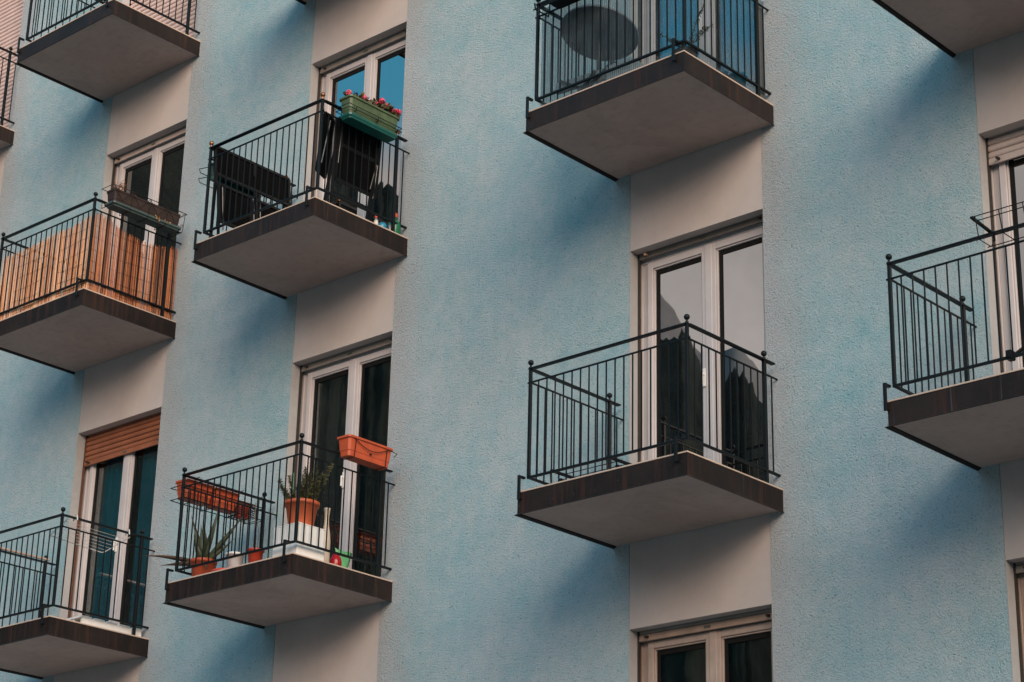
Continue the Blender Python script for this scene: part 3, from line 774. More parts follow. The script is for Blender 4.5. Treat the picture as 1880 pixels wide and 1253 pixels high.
# -- brown planter with dry plants on the right rail of the reed balcony
r = RL['1b']; X = r['XR']
bx0, bx1, by0, by1, bz0, bz1 = X + .035, X + .175, -1.00, -.17, r['t'] + .925, r['t'] + 1.07
bp = thing('flower_planter', ((bx0+bx1)/2, (by0+by1)/2, bz0), 'long dark brown trough planter of dried plants on a grey-green tray', 'planter', 'planters of the balconies')
m, ring_ = trough(bx0, bx1, by0, by1, bz0, bz1, .012, .006); m.build('trough', M['brownbox'], bp, bevel=.003); soil_in(ring_, bp)
tm, _ = trough(bx0 - .006, bx1 + .012, by0 - .012, by1 + .012, bz0 - .034, bz0 + .006, .022, .005); tm.build('drip_tray', M['tray'], bp, bevel=.003)
dp = MB(); random.seed(5)
def scrub(m_, c, n, h, sp, mi, lf=True):
    for i in range(n):
        a = random.uniform(0, 2*PI); tip = Vector(c) + Vector((sp*math.cos(a)*random.random(), sp*math.sin(a)*random.random(), h*random.uniform(.4, 1)))
        b0 = Vector(c) + Vector((random.uniform(-.02,.02), random.uniform(-.03,.03), 0)); mid = (b0 + tip)/2 + Vector((random.uniform(-.02,.02), random.uniform(-.02,.02), .02))
        m_.tube([b0, mid, tip], .0017, 4, mi, False)
        for j in range(3 if lf else 1):
            q = mid.lerp(tip, random.random()); d = Vector((random.gauss(0,1), random.gauss(0,1), random.gauss(.2,1))).normalized(); L = random.uniform(.012,.024)
            u = d.cross(Vector((.2,.3,1))).normalized()*.0035
            m_.add([q, q + d*L*.5 + u, q + d*L, q + d*L*.5 - u], [(0, 1, 2, 3)], mi)
scrub(dp, ((bx0+bx1)/2, by0 + .10, bz1 - .03), 34, .17, .085, 0)
scrub(dp, ((bx0+bx1)/2, by0 + .27, bz1 - .03), 10, .09, .06, 0)
dp.build('dry_stems', M['dryplant'], bp)
yl = MB()
for i in range(2):
    for j in range(9):
        q = Vector((bx1 + .012, by1 - .30 + i*.13 + random.uniform(-.025,.025), bz0 - .02 + random.uniform(0,.045)))
        d = Vector((random.uniform(.1,.6), random.uniform(-1,1), random.uniform(-.4,1))).normalized(); u = d.cross(Vector((1,0,.2))).normalized()*.006; L = .026
        yl.add([q, q + d*L*.5 + u, q + d*L, q + d*L*.5 - u], [(0, 1, 2, 3)])
yl.build('trailing_leaves', M['yellowleaf'], bp)
hb = thing('planter_holder', ((bx0+bx1)/2, (by0+by1)/2, bz0), 'ornate black wire holder with crossed bars around the long brown trough', 'planter holder', 'wire planter holders on the railings')
zz0, zz1 = bz0 - .04, bz1 + .018; xa, xb = bx0 - .02, bx1 + .03; ya, yb = by0 - .045, by1 + .055
m = MB(); m.tube([(xa, ya, zz1), (xb, ya, zz1), (xb, yb, zz1), (xa, yb, zz1), (xa, ya, zz1)], .004, 5)
m.tube([(xa, ya + .02, zz0), (xb - .03, ya + .02, zz0), (xb - .03, yb - .03, zz0), (xa, yb - .03, zz0)], .004, 5)
m.build('basket_ring', M['wire'], hb)
for i in range(5):
    y = ya + .02 + (yb - ya - .05)*i/4
    u = MB(); u.tube([(xa, y, r['zh'] + .01), (xa, y, zz0), (xb - .03, y, zz0), (xb - .015, y, zz0 + .03), (xb, y + .005, zz1)], .0036, 5); u.build('upright', M['wire'], hb)
    if i < 4:
        yn = ya + .02 + (yb - ya - .05)*(i + 1)/4
        u = MB(); u.tube([(xb, y, zz1), (xb - .015, (y + yn)/2, zz0 + .07), (xb, yn, zz1)], .003, 5)
        u.build('crossed_bar', M['wire'], hb)
u = MB()
for q in range(2):
    u.tube([(xa + .07 + q*.05 + .018*math.cos(a*.5), yb - .008, zz0 + .09 + .018*math.sin(a*.5)) for a in range(14)], .003, 4)
u.build('scroll', M['wire'], hb)

# -- empty planter holder on the front rail of the right-hand balcony
r = RL['4b']
he = thing('planter_holder', (-5.75, -1.22, r['t'] + .98), 'empty black wire planter rack jutting from the front rail at the right edge', 'planter holder', 'wire planter holders on the railings')
zr = r['zh']; hx0, hx1 = -6.045, -5.375
m = MB(); m.bar((hx0 - .02, -1.335, zr + .03), (hx0 - .02, -1.09, zr + .008), .022, .012); m.tube([(hx0 - .02, -1.10, zr + .004), (hx0 - .012, -1.075, zr - .005), (hx0 - .012, -1.07, zr - .045), (hx0 - .012, -1.085, zr - .05)], .007, 6)
m.bar((hx1 + .02, -1.335, zr + .03), (hx1 + .02, -1.09, zr + .008), .022, .012)
m.build('arm', M['iron'], he)
m = MB()
for y, z in ((-1.325, zr + .034), (-1.27, zr + .028), (-1.29, zr - .115), (-1.15, zr - .115)): m.tube([(hx0 - .02, y, z), (hx1 + .02, y, z)], .0036, 5)
m.build('long_wire', M['wire'], he)
for i in range(5):
    x = hx0 + (hx1 - hx0)*i/4
    u = MB(); u.tube([(x, -1.325, zr + .034), (x + .005, -1.305, zr - .09), (x + .005, -1.285, zr - .117), (x + .005, -1.15, zr - .117), (x + .005, -1.125, zr - .09)], .0036, 5); u.build('cradle_wire', M['wire'], he)
# dark clamp seen on the lower rail
cl = thing('clamp', (-6.0, -1.1, r['zl']), 'small dark clamp gripping the lower rail at the right edge', 'clamp')
m = MB().box(-6.0, -5.965, -1.13, -1.075, r['zl'] - .03, r['zl'] + .03); m.bar((-5.99, -1.13, r['zl'] - .01), (-5.93, -1.15, r['zl'] - .05), .02, .012); m.build('jaw', M['blackmetal'], cl)
m = MB(); m.tube([(-5.97, -1.07, r['zl'] + .01), (-5.90, -1.05, r['zl'] + .06), (-5.86, -1.05, r['zl'] + .16), (-5.90, -1.05, r['zl'] + .22), (-5.82, -1.05, r['zl'] + .17)], .014, 7); m.build('lever', M['blackmetal'], cl)

# -- dark planter in a wire cradle on the front rail of the sheeted balcony
r = RL['3a']; zr = r['zh']
hx = thing('planter_holder', (-9.6, -1.22, zr - .2), 'dark metal bracket cradle on the front rail above the plastic sheeting', 'planter holder', 'wire planter holders on the railings')
for x in (-9.86, -9.26):
    u = MB(); u.tube([(x, -1.10, zr + .006), (x, -1.12, zr - .17), (x + .02, -1.30, zr - .19), (x + .02, -1.31, zr - .14)], .007, 6); u.tube([(x + .06, -1.10, zr - .17), (x + .06, -1.29, zr - .19)], .006, 6); u.build('cradle_wire', M['iron'], hx)
m = MB().tube([(-9.86, -1.30, zr - .19), (-9.26, -1.30, zr - .19)], .006, 6); m.build('long_wire', M['iron'], hx)
dk = thing('flower_planter', (-9.5, -1.22, zr - .18), 'black trough planter above the ribbed plastic sheeting at the top edge', 'planter', 'planters of the balconies')
m, ring_ = trough(-9.74, -9.22, -1.31, -1.135, zr - .175, zr + .01, .02, .01); m.build('trough', M['blackmetal'], dk, bevel=.003); soil_in(ring_, dk)

# -- teal planter seen outside the left rail of the furniture balcony
r = RL['2a']; Xl = r['XL']
tp = thing('flower_planter', (Xl - .12, -.7, r['t'] + .70), 'teal planter barely seen outside the left rail of the rattan balcony', 'planter', 'planters of the balconies')
m, ring_ = trough(Xl - .115, Xl - .04, -1.03, -.45, r['t'] + .70, r['t'] + .86, .014, .01); m.build('trough', M['teal'], tp, bevel=.003); soil_in(ring_, tp)
hz = thing('planter_holder', (Xl - .12, -.7, r['t'] + .70), 'black wire holder of the teal planter outside the left rail', 'planter holder', 'wire planter holders on the railings')
m = MB()
for z in (r['t'] + .70, r['t'] + .80): m.tube([(Xl - .03, -1.06, z), (Xl - .15, -1.10, z), (Xl - .205, -1.04, z), (Xl - .205, -.32, z), (Xl - .03, -.32, z)], .0042, 5)
m.build('basket_ring', M['wire'], hz)

# ------------------------------------------------------------------ reed screen
r = RL['1b']; XL, XR, YF, t = r['XL'], r['XR'], r['YF'], r['t']
rs = thing('reed_screen', ((XL+XR)/2, -.6, t), 'orange and pale reed screen tied inside the railing of the left middle balcony', 'reed screen')
random.seed(21)
def reeds(p0, p1, topf, lean, mat):
    m = MB(); p0 = Vector(p0); p1 = Vector(p1); d = (p1 - p0); L = d.length; d.normalize(); nrm = Vector((d.y, -d.x, 0)); s = 0.0
    while s < L:
        w_ = random.uniform(.0042, .0075); off = random.uniform(-.004, .004) + .006*math.sin(s*9)
        b0 = p0 + d*s + nrm*off; h = topf(s/L) + random.uniform(-.022, .022) - (random.random() < .06)*random.uniform(.02, .06)
        tl = random.uniform(-.006, .006); z0 = t + .003 + random.uniform(0, .01)
        top = b0 + d*tl + Vector((0, 0, h)); base = b0 + Vector((0, 0, .003))
        a = d*w_*.5; c = nrm*w_*.6
        vs = []
        for q, sc in ((base, 1), ((base + top)/2 + nrm*random.uniform(-.002,.002), 1), (top, .75)):
            vs += [q - a*sc, q + c*sc, q + a*sc, q - c*.3*sc]
        m.add(vs, [(i*4+j, i*4+(j+1) % 4, i*4+4+(j+1) % 4, i*4+4+j) for i in range(2) for j in range(4)] + [(8, 9, 10, 11)], 0)
        s += w_*random.uniform(.72, 1.0)
    return m
f1 = lambda u: .735 + .055*u + .04*max(0, (u - .8)/.2)
f2 = lambda u: .845 - .10*min(1, u*3) + .02*math.sin(u*7) + .05*max(0, (u-.7)/.3)
sc1 = reeds((XL + .02, YF + .026, t), (XR - .02, YF + .026, t), f1, 0, 0).build('front_mat', M['reed'], rs)
sc2 = reeds((XR - .022, YF + .03, t), (XR - .022, -.02, t), f2, 0, 0).build('side_mat', M['reed_dark'], rs)
for (o, pts) in ((sc1, [(XL + .02 + (XR - XL - .04)*i/30, YF + .0205) for i in range(31)]), (sc2, [(XR - .0165, YF + .03 + (-.02 - YF - .03)*i/20) for i in range(21)])):
    wm = MB()
    for j in range(6):
        ph = random.uniform(0, 6); wm.tube([(x, y, t + .07 + j*.125 + .010*math.sin(i*.35 + ph) + random.uniform(-.002,.002)) for i, (x, y) in enumerate(pts)], .0016, 4, 0, False)
    wm.build('binding_wire', M['wire'], o)

# ------------------------------------------------------------------ rattan furniture
def weave(m, o, u, v, lu, lv, pitch=.0135, wd=.0058, gapcol=None):
    """a woven panel from real crossing strips"""
    o, u, v = Vector(o), Vector(u).normalized(), Vector(v).normalized(); n = u.cross(v).normalized()
    nu, nv = int(lu/pitch), int(lv/pitch)
    for i in range(nu + 1):
        c = o + u*(lu*i/nu) + v*lv/2; m.obox(c, u*wd, v*lv/2, n*.0012)
    for j in range(nv + 1):
        c = o + v*(lv*j/nv) + u*lu/2 + n*.0026; m.obox(c, u*lu/2, v*wd, n*.0012)

def frame(m, o, u, v, lu, lv, w_=.022, th=.02):
    o, u, v = Vector(o), Vector(u).normalized(), Vector(v).normalized(); n = u.cross(v).normalized()
    for a, b in ((o, o + u*lu), (o + v*lv, o + v*lv + u*lu), (o, o + v*lv), (o + u*lu, o + u*lu + v*lv)): m.bar(a, b, w_, th, n)

r = RL['2a']; t = r['t']; XR, XL = r['XR'], r['XL']
fc = thing('folded_chair', (XR - .10, -.6, t), 'folded black rattan chair standing upright under the green flower trough', 'chair', 'folded rattan chairs')
ln = Vector((-.06, 0, -1)).normalized()
tp_ = Vector((XR - .055, -.82, t + .93)); yv = Vector((0, 1, -.012))
m = MB(); weave(m, tp_, yv, ln, .50, .60, .0175, .0077); m.build('back_panel', M['rattan'], fc)
m = MB(); frame(m, tp_, yv, ln, .50, .60, .026, .022); m.bar(tp_ + ln*.26, tp_ + ln*.26 + yv*.5, .035, .012, ln.cross(yv)); m.build('back_frame', M['blackmetal'], fc)
t2 = Vector((XR - .105, -.965, t + .93)); y2 = Vector((-.35, .94, -.01)).normalized(); l2 = Vector((-.06, -.06, -1)).normalized()
m = MB(); weave(m, t2, y2, l2, .17, .57, .0125, .0058); frame(m, t2, y2, l2, .17, .57, .022, .02); m.build('seat_panel', M['rattan'], fc)
for (a, b, mt) in (((XR - .075, -.835, t + .92), (XR - .10, -.845, t), 'blackmetal'), ((XR - .075, -.80, t + .90), (XR - .12, -.915, t), 'blackmetal'), ((XR - .06, -.34, t + .80), (XR - .09, -.42, t), 'blackmetal'), ((XR - .075, -.325, t + .70), (XR - .115, -.36, t), 'blackmetal'),
                   ):
    m = MB(); m.bar(a, b, .022, .018, (1, 0, 0)); m.build('leg', M[mt], fc)
for a_, b_ in (((XR - .05, -.36, t + .62), (XR - .055, -.42, t + .36)), ((XR - .05, -.345, t + .62), (XR - .06, -.375, t + .28)), ((XR - .06, -.80, t + .80), (XR - .07, -.81, t + .48)), ((XR - .07, -.93, t + .85), (XR - .09, -.99, t + .42))):
    MB().tube([a_, b_], .006, 6).build('arm_tube', M['greymetal'], fc)
m = MB(); m.bar((XR - .10, -.84, t + .20), (XR - .10, -.40, t + .19), .02, .025); m.build('stretcher', M['blackmetal'], fc)

ft = thing('folded_table', (XL + .07, -.62, t), 'folded black rattan table top leaning along the left rail', 'table')
m = MB(); o_ = Vector((XL + .03, -1.075, t + .985)); dn = Vector((.10, 0, -1)).normalized()
weave(m, o_, (0, 1, 0), dn, .92, .285, .0105, .0046); m.build('table_top', M['rattan'], ft)
m = MB(); frame(m, o_, (0, 1, 0), dn, .92, .285, .026, .024); m.bar(o_ + dn*.14 + Vector((0,.48,0)), o_ + Vector((0,.48,0)), .03, .02, (1,0,0)); m.build('table_frame', M['blackmetal'], ft)
for y in (-1.06, -.57, -.53, -.17):
    m = MB(); m.bar((XL + .055, y, t + .72), (XL + .085, y - .03, t), .024, .02, (1,0,0)); m.build('leg', M['blackmetal'], ft)
for i, (y0, y1, z1, z0, lab) in enumerate(((-1.06, -.66, .585, .20, 'folded black rattan chair leaning at the left front corner under the table top'), (-.60, -.22, .585, .17, 'folded black rattan chair leaning beside the wall end of the left rail'))):
    f = thing('folded_chair', (XL + .13, (y0+y1)/2, t), lab, 'chair', 'folded rattan chairs')
    o_ = Vector((XL + .10, y0, t + z1)); dn = Vector((.12, 0, -1)).normalized()
    m = MB(); weave(m, o_, (0, 1, 0), dn, y1 - y0, z1 - z0, .0105, .0049); m.build('back_panel', M['rattan'], f)
    m = MB(); frame(m, o_, (0, 1, 0), dn, y1 - y0, z1 - z0, .026, .022); m.build('back_frame', M['blackmetal'], f)
    for y in (y0 + .01, y1 - .01):
        m = MB(); m.bar((XL + .09, y, t + z1 + .03), (XL + .17, y - .02, t), .02, .018, (1,0,0)); m.build('leg', M['blackmetal'], f)
        m = MB(); m.tube([(XL + .125, y + .02, t + z1 - .03), (XL + .16, y + .035, t + .12)], .008, 6); m.build('arm_tube', M['greymetal'], f)

# bottles in the wall corner of that balcony
c_ = (XR - .045, -.105, t + .001)
bo = thing('bottle', c_, 'green bottle with a red cap and pale paper label by the wall', 'bottle')
m = MB(); m.lathe(c_, [(.055, 0), (.06, .01), (.06, .10), (.05, .135), (.026, .155), (.02, .165), (.02, .19), (.0005, .19)], 18); m.build('body', M['bottle'], bo)
MB().lathe((c_[0], c_[1], c_[2] + .1855), [(.024, 0), (.024, .035), (.018, .042), (.0005, .042)], 14).build('cap', M['redcap'], bo)
m = MB(); vs = []
for j in range(7):
    a = R(-125 + j*14); vs += [(c_[0] + .0612*math.cos(a), c_[1] + .0612*math.sin(a), c_[2] + z) for z in (.02, .095)]
m.add(vs, [(2*j, 2*j+2, 2*j+3, 2*j+1) for j in range(6)], 0, True); m.build('paper_label', M['paper'], bo)
c_ = (XR - .05, -.255, t + .001)
m = MB(); m.lathe((0,0,0), [(.03, 0), (.045, .02), (.045, .06), (.02, .085), (.0005, .09)], 16); m.tube([(.0, .03, .06), (.0, .075, .085), (0, .085, .05), (0, .045, .02)], .007, 6)
m.v = [(a + c_[0], b_ + c_[1], z + c_[2]) for a, b_, z in m.v]
tag(m.build('watering_jug', M['bluepot'], None, c_), 'small blue jug beside the green bottle', 'jug')
c_ = (XR - .045, -.335, t + .001)
sp = thing('spray_bottle', c_, 'tiny white spray bottle with an orange cap next to the blue jug', 'bottle')
MB().lathe(c_, [(.018, 0), (.02, .01), (.02, .07), (.009, .09), (.009, .10), (.0005, .1)], 12).build('body', M['paper'], sp)
MB().lathe((c_[0], c_[1], c_[2] + .1), [(.012, 0), (.012, .035), (.0005, .038)], 12).build('cap', M['redcap'], sp)

# ------------------------------------------------------------------ plastic sheeting and what stands behind it
r = RL['3a']; t = r['t']; XL, XR, YF = r['XL'], r['XR'], r['YF']
sh = thing('plastic_screen', ((XL+XR)/2, -.6, t), 'ribbed translucent plastic sheets fixed inside the railing of the top middle balcony', 'screen')
def ribbed(p0, p1, z0, z1, pitch=.011, amp=.003):
    m = MB(); p0 = Vector(p0); p1 = Vector(p1); d = p1 - p0; L = d.length; d.normalize(); n = Vector((d.y, -d.x, 0)); k = int(L/pitch*2); vs = []
    for i in range(k + 1):
        q = p0 + d*(L*i/k) + n*(amp if i % 2 else -amp); vs += [(q.x, q.y, z0), (q.x, q.y, z1)]
    m.add(vs, [(2*i, 2*i+2, 2*i+3, 2*i+1) for i in range(k)], 0, True); return m
ribbed((XL + .022, YF + .022, 0), (XR - .02, YF + .022, 0), t + .004, t + .93).build('front_sheet', M['sheet'], sh)
ribbed((XR - .022, YF + .03, 0), (XR - .022, -.03, 0), t + .004, t + .93, .016).build('side_sheet', M['sheet'], sh)
MB().box(XR - .034, XR - .0285, -.115, -.035, t + .03, t + .90).build('end_slat', M['wood'], sh)
# round table stored on edge
ct = Vector((-9.72, -.65, t + .80)); nrm = Vector((.0, -.276, -.961)).normalized(); u = nrm.cross(Vector((0,1,0))).normalized(); v = nrm.cross(u)
rt = thing('round_table', (ct.x, ct.y, t), 'round grey table seen from below behind the plastic sheeting', 'table')
m = MB(); n_ = 48; Rr = .325
ra = [ct + (u*math.cos(2*PI*j/n_) + v*math.sin(2*PI*j/n_))*Rr for j in range(n_)]; rb_ = [p - nrm*.02 for p in ra]
m.add(ra + rb_, [tuple(range(n_)), tuple(range(n_, 2*n_))[::-1]] + [(j, (j+1) % n_, n_+(j+1) % n_, n_+j) for j in range(n_)]); m.build('table_top', M['grey_top'], rt)
m = MB(); m.tube([ct - nrm*.002 + Vector((0, 0, -.03)), (ct.x, ct.y, t + .03)], .022, 8); m.build('pillar', M['greymetal'], rt)
for a_ in range(4):
    m = MB(); m.bar((ct.x, ct.y, t + .04), (ct.x + .24*math.cos(a_*PI/2 + .6), ct.y + .24*math.sin(a_*PI/2 + .6), t + .012), .03, .02); m.build('foot', M['greymetal'], rt)
bc = (-9.30, -.80, t + .001)
tag(MB().box(-9.44, -9.18, -.90, -.68, t + .001, t + .30).build('storage_box', M['white'], None, bc, bevel=.01), 'white box behind the plastic sheeting beside the round table', 'box')
dc = thing('deck_chair', (-9.75, -.85, t), 'folded grey chair with crossed tubes low behind the plastic sheeting', 'chair')
for a, b in (((-9.95, -.9, t), (-9.45, -.85, t + .33)), ((-9.95, -.86, t + .36), (-9.40, -.88, t)), ((-9.80, -.95, t), (-9.55, -.9, t + .30))):
    m = MB(); m.bar(a, b, .025, .02); m.build('leg', M['greymetal'], dc)
m = MB(); m.obox((-9.75, -.83, t + .30), (.26, 0, -.02), (0, .02, .002), (0, 0, .045)); m.build('seat', M['steel'], dc)
pcx = (-8.68, -.86, t + .001)
lp = thing('potted_plant', pcx, 'leggy plant with sparse leaves in a brown pot inside the sheeted corner', 'potted plant')
MB().lathe(pcx, pot_profile(.06, .085, .17, .025, .008)).build('pot', M['brownbox'], lp)
MB().lathe((pcx[0], pcx[1], pcx[2] + .15), [(.072, 0), (.05, .01), (.0005, .01)]).build('soil', M['soil'], lp)
m = MB(); random.seed(31)
for i in range(13):
    a = random.uniform(0, 2*PI); L = random.uniform(.25, .5); b0 = Vector((pcx[0], pcx[1], t + .15)); tip = b0 + Vector((L*.9*math.cos(a)*.7, L*.4*math.sin(a), L*.62)); mid = (b0 + tip)/2 + Vector((0,0,.06))
    P_ = [b0*(1-q)**2 + mid*2*q*(1-q) + tip*q*q for q in [j/8 for j in range(9)]]; m.tube(P_, .0028, 4, 1, False)
    for j in range(26):
        q = random.uniform(.3, 1); p = b0*(1-q)**2 + mid*2*q*(1-q) + tip*q*q; d = Vector((random.gauss(0,1), random.gauss(0,1), random.gauss(.1,.7))).normalized(); u_ = d.cross(Vector((.2,.1,1))).normalized()*.006; Lf = random.uniform(.018,.032)
        m.add([p, p + d*Lf*.5 + u_, p + d*Lf, p + d*Lf*.5 - u_], [(0, 1, 2, 3)], 0)
m.build('foliage', [M['rosemary'], M['stem']], lp)
for i, (x, y, rr, h, lab) in enumerate(((-8.60, -.30, .07, .17, 'small teal glazed pot behind the side sheeting, nearer the wall'), (-8.62, -.50, .055, .12, 'smaller teal pot behind the side sheeting, nearer the corner plant'))):
    m = MB().lathe((0,0,0), pot_profile(rr*.75, rr, h, .02, .006), 20); m.v = [(a + x, b_ + y, z + t + .001) for a, b_, z in m.v]
    tag(m.build('glazed_pot', M['bluepot'], None, (x, y, t)), lab, 'pot', 'glazed pots behind the sheeting')

# ------------------------------------------------------------------ drying racks, pole, pallet
r = RL['1c']; t = r['t']; XL, XR = r['XL'], r['XR']
dr = thing('drying_rack', (XR - .15, -.65, t + .85), 'white wire drying rack hung inside the right rail under the brown shutter', 'drying rack', 'drying racks')
p_in0, p_in1 = Vector((XR - .27, -1.03, t + .83)), Vector((XR - .27, -.42, t + .80)); p_o0, p_o1 = Vector((XR - .01, -1.03, t + .945)), Vector((XR - .01, -.30, t + .935))
m = MB(); m.tube([p_o0, p_in0, p_in1, p_in1 + Vector((.03, .015, .005)), p_o1], .005, 6); m.build('rack_frame', M['steel'], dr)
m = MB()
for i in range(1, 7):
    f_ = i/7; m.tube([p_in0.lerp(p_o0, f_), p_in1.lerp(p_o1, f_)], .0022, 4)
m.build('line_wire', M['steel'], dr)
m = MB(); 
for y in (-.95, -.34): m.tube([(XR - .03, y, t + .94), (XR - .02, y, r['zh'] + .02), (XR + .02, y, r['zh'] + .02), (XR + .03, y, r['zh'] - .03)], .006, 6)
m.build('hook', M['steel'], dr)
pl = MB().bar((XL + .005, -1.12, r['zh'] + .016), (XL + .02, -.13, r['zh'] + .020), .026, .024)
tag(pl.build('wooden_pole', M['wood'], None, (XL, -.6, r['zh']), bevel=.008), 'pale square wooden pole lying along the left rail of the bottom left balcony', 'pole')
pa = thing('slatted_bench', (XR - .28, -.35, t), 'low white slatted pallet on the floor by the wall of bottom left balcony', 'pallet')
for i in range(5):
    y = -.74 + i*.15
    MB().box(XR - .36, XR - .045, y, y + .115, t + .075, t + .095).build('slat', M['white'], pa, bevel=.003)
for x in (XR - .34, XR - .20, XR - .075): MB().box(x, x + .03, -.73, -.04, t + .001, t + .0745).build('bearer', M['white'], pa)

r = RL['3b']; t = r['t']
d2 = thing('drying_rack', (-9.66, -.65, t), 'low dark wire drying rack folded flat on the nearly bare balcony floor', 'drying rack', 'drying racks')
for (x0, x1) in ((-9.965, 0), (-9.42, 0)):
    m = MB(); m.bar((x0, -.88, t + .215), (x0 + .10, -.36, t + .175), .026, .016); m.bar((x0 + .02, -.80, t + .16), (x0 + .14, -.42, t + .10), .026, .016); m.build('side_bar', M['blackmetal'], d2)
    MB().tube([(x0, -.88, t + .215), (x0 + .012, -.885, t + .10), (x0 + .04, -.86, t + .001)], .009, 6).build('leg', M['wire'], d2); MB().tube([(x0 + .10, -.36, t + .175), (x0 + .13, -.34, t + .001)], .009, 6).build('leg', M['wire'], d2)
m = MB()
for i in range(7):
    f_ = i/6; y = -.86 + .48*f_; z = t + .205 - .035*f_; m.tube([(-9.955 + .09*f_, y, z), (-9.41 + .09*f_, y, z)], .0036, 5)
m.tube([(-9.93, -.80, t + .10), (-9.38, -.80, t + .10)], .006, 5); m.tube([(-9.86, -.45, t + .10), (-9.30, -.45, t + .10)], .006, 5)
m.build('line_wire', M['wire'], d2)

# wire coil on the far-left railing
r = RL['0a']
wc = MB(); wc.tube([(r['XR'] + .02 + .05*math.cos(i*.55)*(1 - i/90), -.40 + .05*math.sin(i*.4), r['zu'] - .03 - .0035*i + .03*math.sin(i*.55)) for i in range(48)], .0032, 5)
tag(wc.build('wire_coil', M['wire'], None, (r['XR'], -.4, r['zu'])), 'tangled dark wire coil hanging on the railing at the far left edge', 'wire')

# ------------------------------------------------------------------ curtains behind the doors
def curtain(x0, x1, y, z0, z1, mat, label, folds=7, amp=.03, taper=0, group='curtains behind the doors'):
    m = MB(); nx, nz = folds*8, 8; vs = []
    for j in range(nz + 1):
        q = j/nz
        for i in range(nx + 1):
            u_ = i/nx; x = x0 + (x1 - x0)*u_*(1 - taper*(1 - q)) + taper*(1 - q)*(x1 - x0)*.0
            yy = y + amp*math.sin(u_*folds*2*PI + .4*math.sin(q*3)) + .3*amp*math.sin(u_*folds*5 + q*2)
            vs.append((x, yy, z0 + (z1 - z0)*q)); 
    m.add(vs, [(j*(nx+1)+i, j*(nx+1)+i+1, (j+1)*(nx+1)+i+1, (j+1)*(nx+1)+i) for j in range(nz) for i in range(nx)], 0, True)
    o = m.build('curtain', mat, None, ((x0+x1)/2, y, z0)); s_ = o.modifiers.new('thickness', 'SOLIDIFY'); s_.thickness = .002
    return tag(o, label, 'curtain', group)
def dz(k): return ztop(k) + .03, LIN[k] - .02
z0, z1 = dz('1c'); x0, x1 = PX[1]
curtain(x0 + .16, x0 + .64, .262, z0, z1, M['teal_cloth'], 'teal curtain behind the left pane under the brown shutter', 6, .022)
curtain(x0 + .78, x0 + 1.02, .262, z0, z1, M['teal_cloth'], 'narrow teal curtain behind the right pane under the brown shutter', 4, .022)
z0, z1 = dz('2b'); x0, x1 = PX[2]
curtain(x0 + .05, x0 + .64, .30, z0, z1, M['sheer'], 'dim sheer curtain behind the left pane of the plant balcony door', 9, .03)
curtain(x0 + 1.04, x0 + 1.12, .245, z0, z1, M['brown_strip'], 'narrow rust brown strip at the right edge of the plant balcony door', 1, .012)  # narrow brown strip behind the right edge of the glass
z0, z1 = dz('3a'); x0, x1 = PX[3]
curtain(x0 + .12, x0 + .64, .262, z0, z1, M['teal_cloth'], 'bright teal curtain behind the plastic-sheeted balcony, left pane', 6, .02)
curtain(x0 + .80, x0 + 1.02, .262, z0, z1, M['teal_cloth'], 'teal curtain behind the plastic-sheeted balcony, right pane', 3, .02)
z0, z1 = dz('3c'); x0, x1 = PX[3]
curtain(x0 + .32, x0 + .66, .40, z0, z1, M['wine_cloth'], 'dark wine red curtain behind the bottom centre door', 4, .03)

# ------------------------------------------------------------------ street, mountain, air
g = MB(); g.add([(-900, -900, GROUND - .012), (900, -900, GROUND - .012), (900, 900, GROUND - .012), (-900, 900, GROUND - .012)], [(0, 1, 2, 3)])
k = NT('ground'); v = k.coord(); k_ = k.ramp(k.noise(.2, 6, .6, v), [(.3, (.10,.095,.085)), (.7, (.16,.15,.13))])
M['ground'] = k.done(k.bsdf(k_, .95, 0, k.bump(k.noise(20, 4, .6, v), .3, .02), .2))
tag(g.build('ground', M['ground']), kind='structure')
M['asphalt'] = simple('asphalt', (.085,.083,.08), .9, .25, 3, bump=.5, bscale=160)
M['paving'] = plaster('paving', (.30,.28,.26), (.15,.14,.13), .5, .4, False)
tag(MB().box(-60, 40, -10.5, -2.6, GROUND - .01, GROUND).build('road', M['asphalt']), kind='structure')
tag(MB().box(-60, 40, -2.595, -.001, GROUND - .008, GROUND + .12).build('pavement', M['paving']), kind='structure')
tag(MB().box(-60, 40, -22, -10.505, GROUND - .008, GROUND + .12).build('far_pavement', M['paving']), kind='structure')

PROF = [(5, 9), (15, 11), (22, 13.5), (28, 16), (32, 18), (34.6, 18.9), (35.3, 19.4), (35.6, 20.1), (35.8, 20.45), (36.05, 20.35), (36.3, 20.2), (36.6, 19.9), (36.9, 20.0), (37.15, 20.7), (37.35, 21.25), (37.6, 21.55), (37.9, 21.35), (38.3, 21.2),
        (39, 21.4), (42, 23), (45, 24.7), (45.8, 25.0), (46.2, 25.25), (46.5, 25.2), (47, 25.5), (48, 26.0), (50, 27.2), (53, 29), (58, 30.5), (66, 31), (80, 29), (100, 25), (120, 20), (140, 14), (160, 10)]
def el(a):
    for (a0, e0), (a1, e1) in zip(PROF, PROF[1:]):
        if a <= a1: return e0 + (e1 - e0)*(a - a0)/(a1 - a0)
    return PROF[-1][1]
random.seed(2)
azs = []; a = 5.0
while a < 160:
    azs.append(a); a += .09 if 33 < a < 50 else .8
mt = MB(); rows = 9; vs = []; D0, D1 = 170, 620
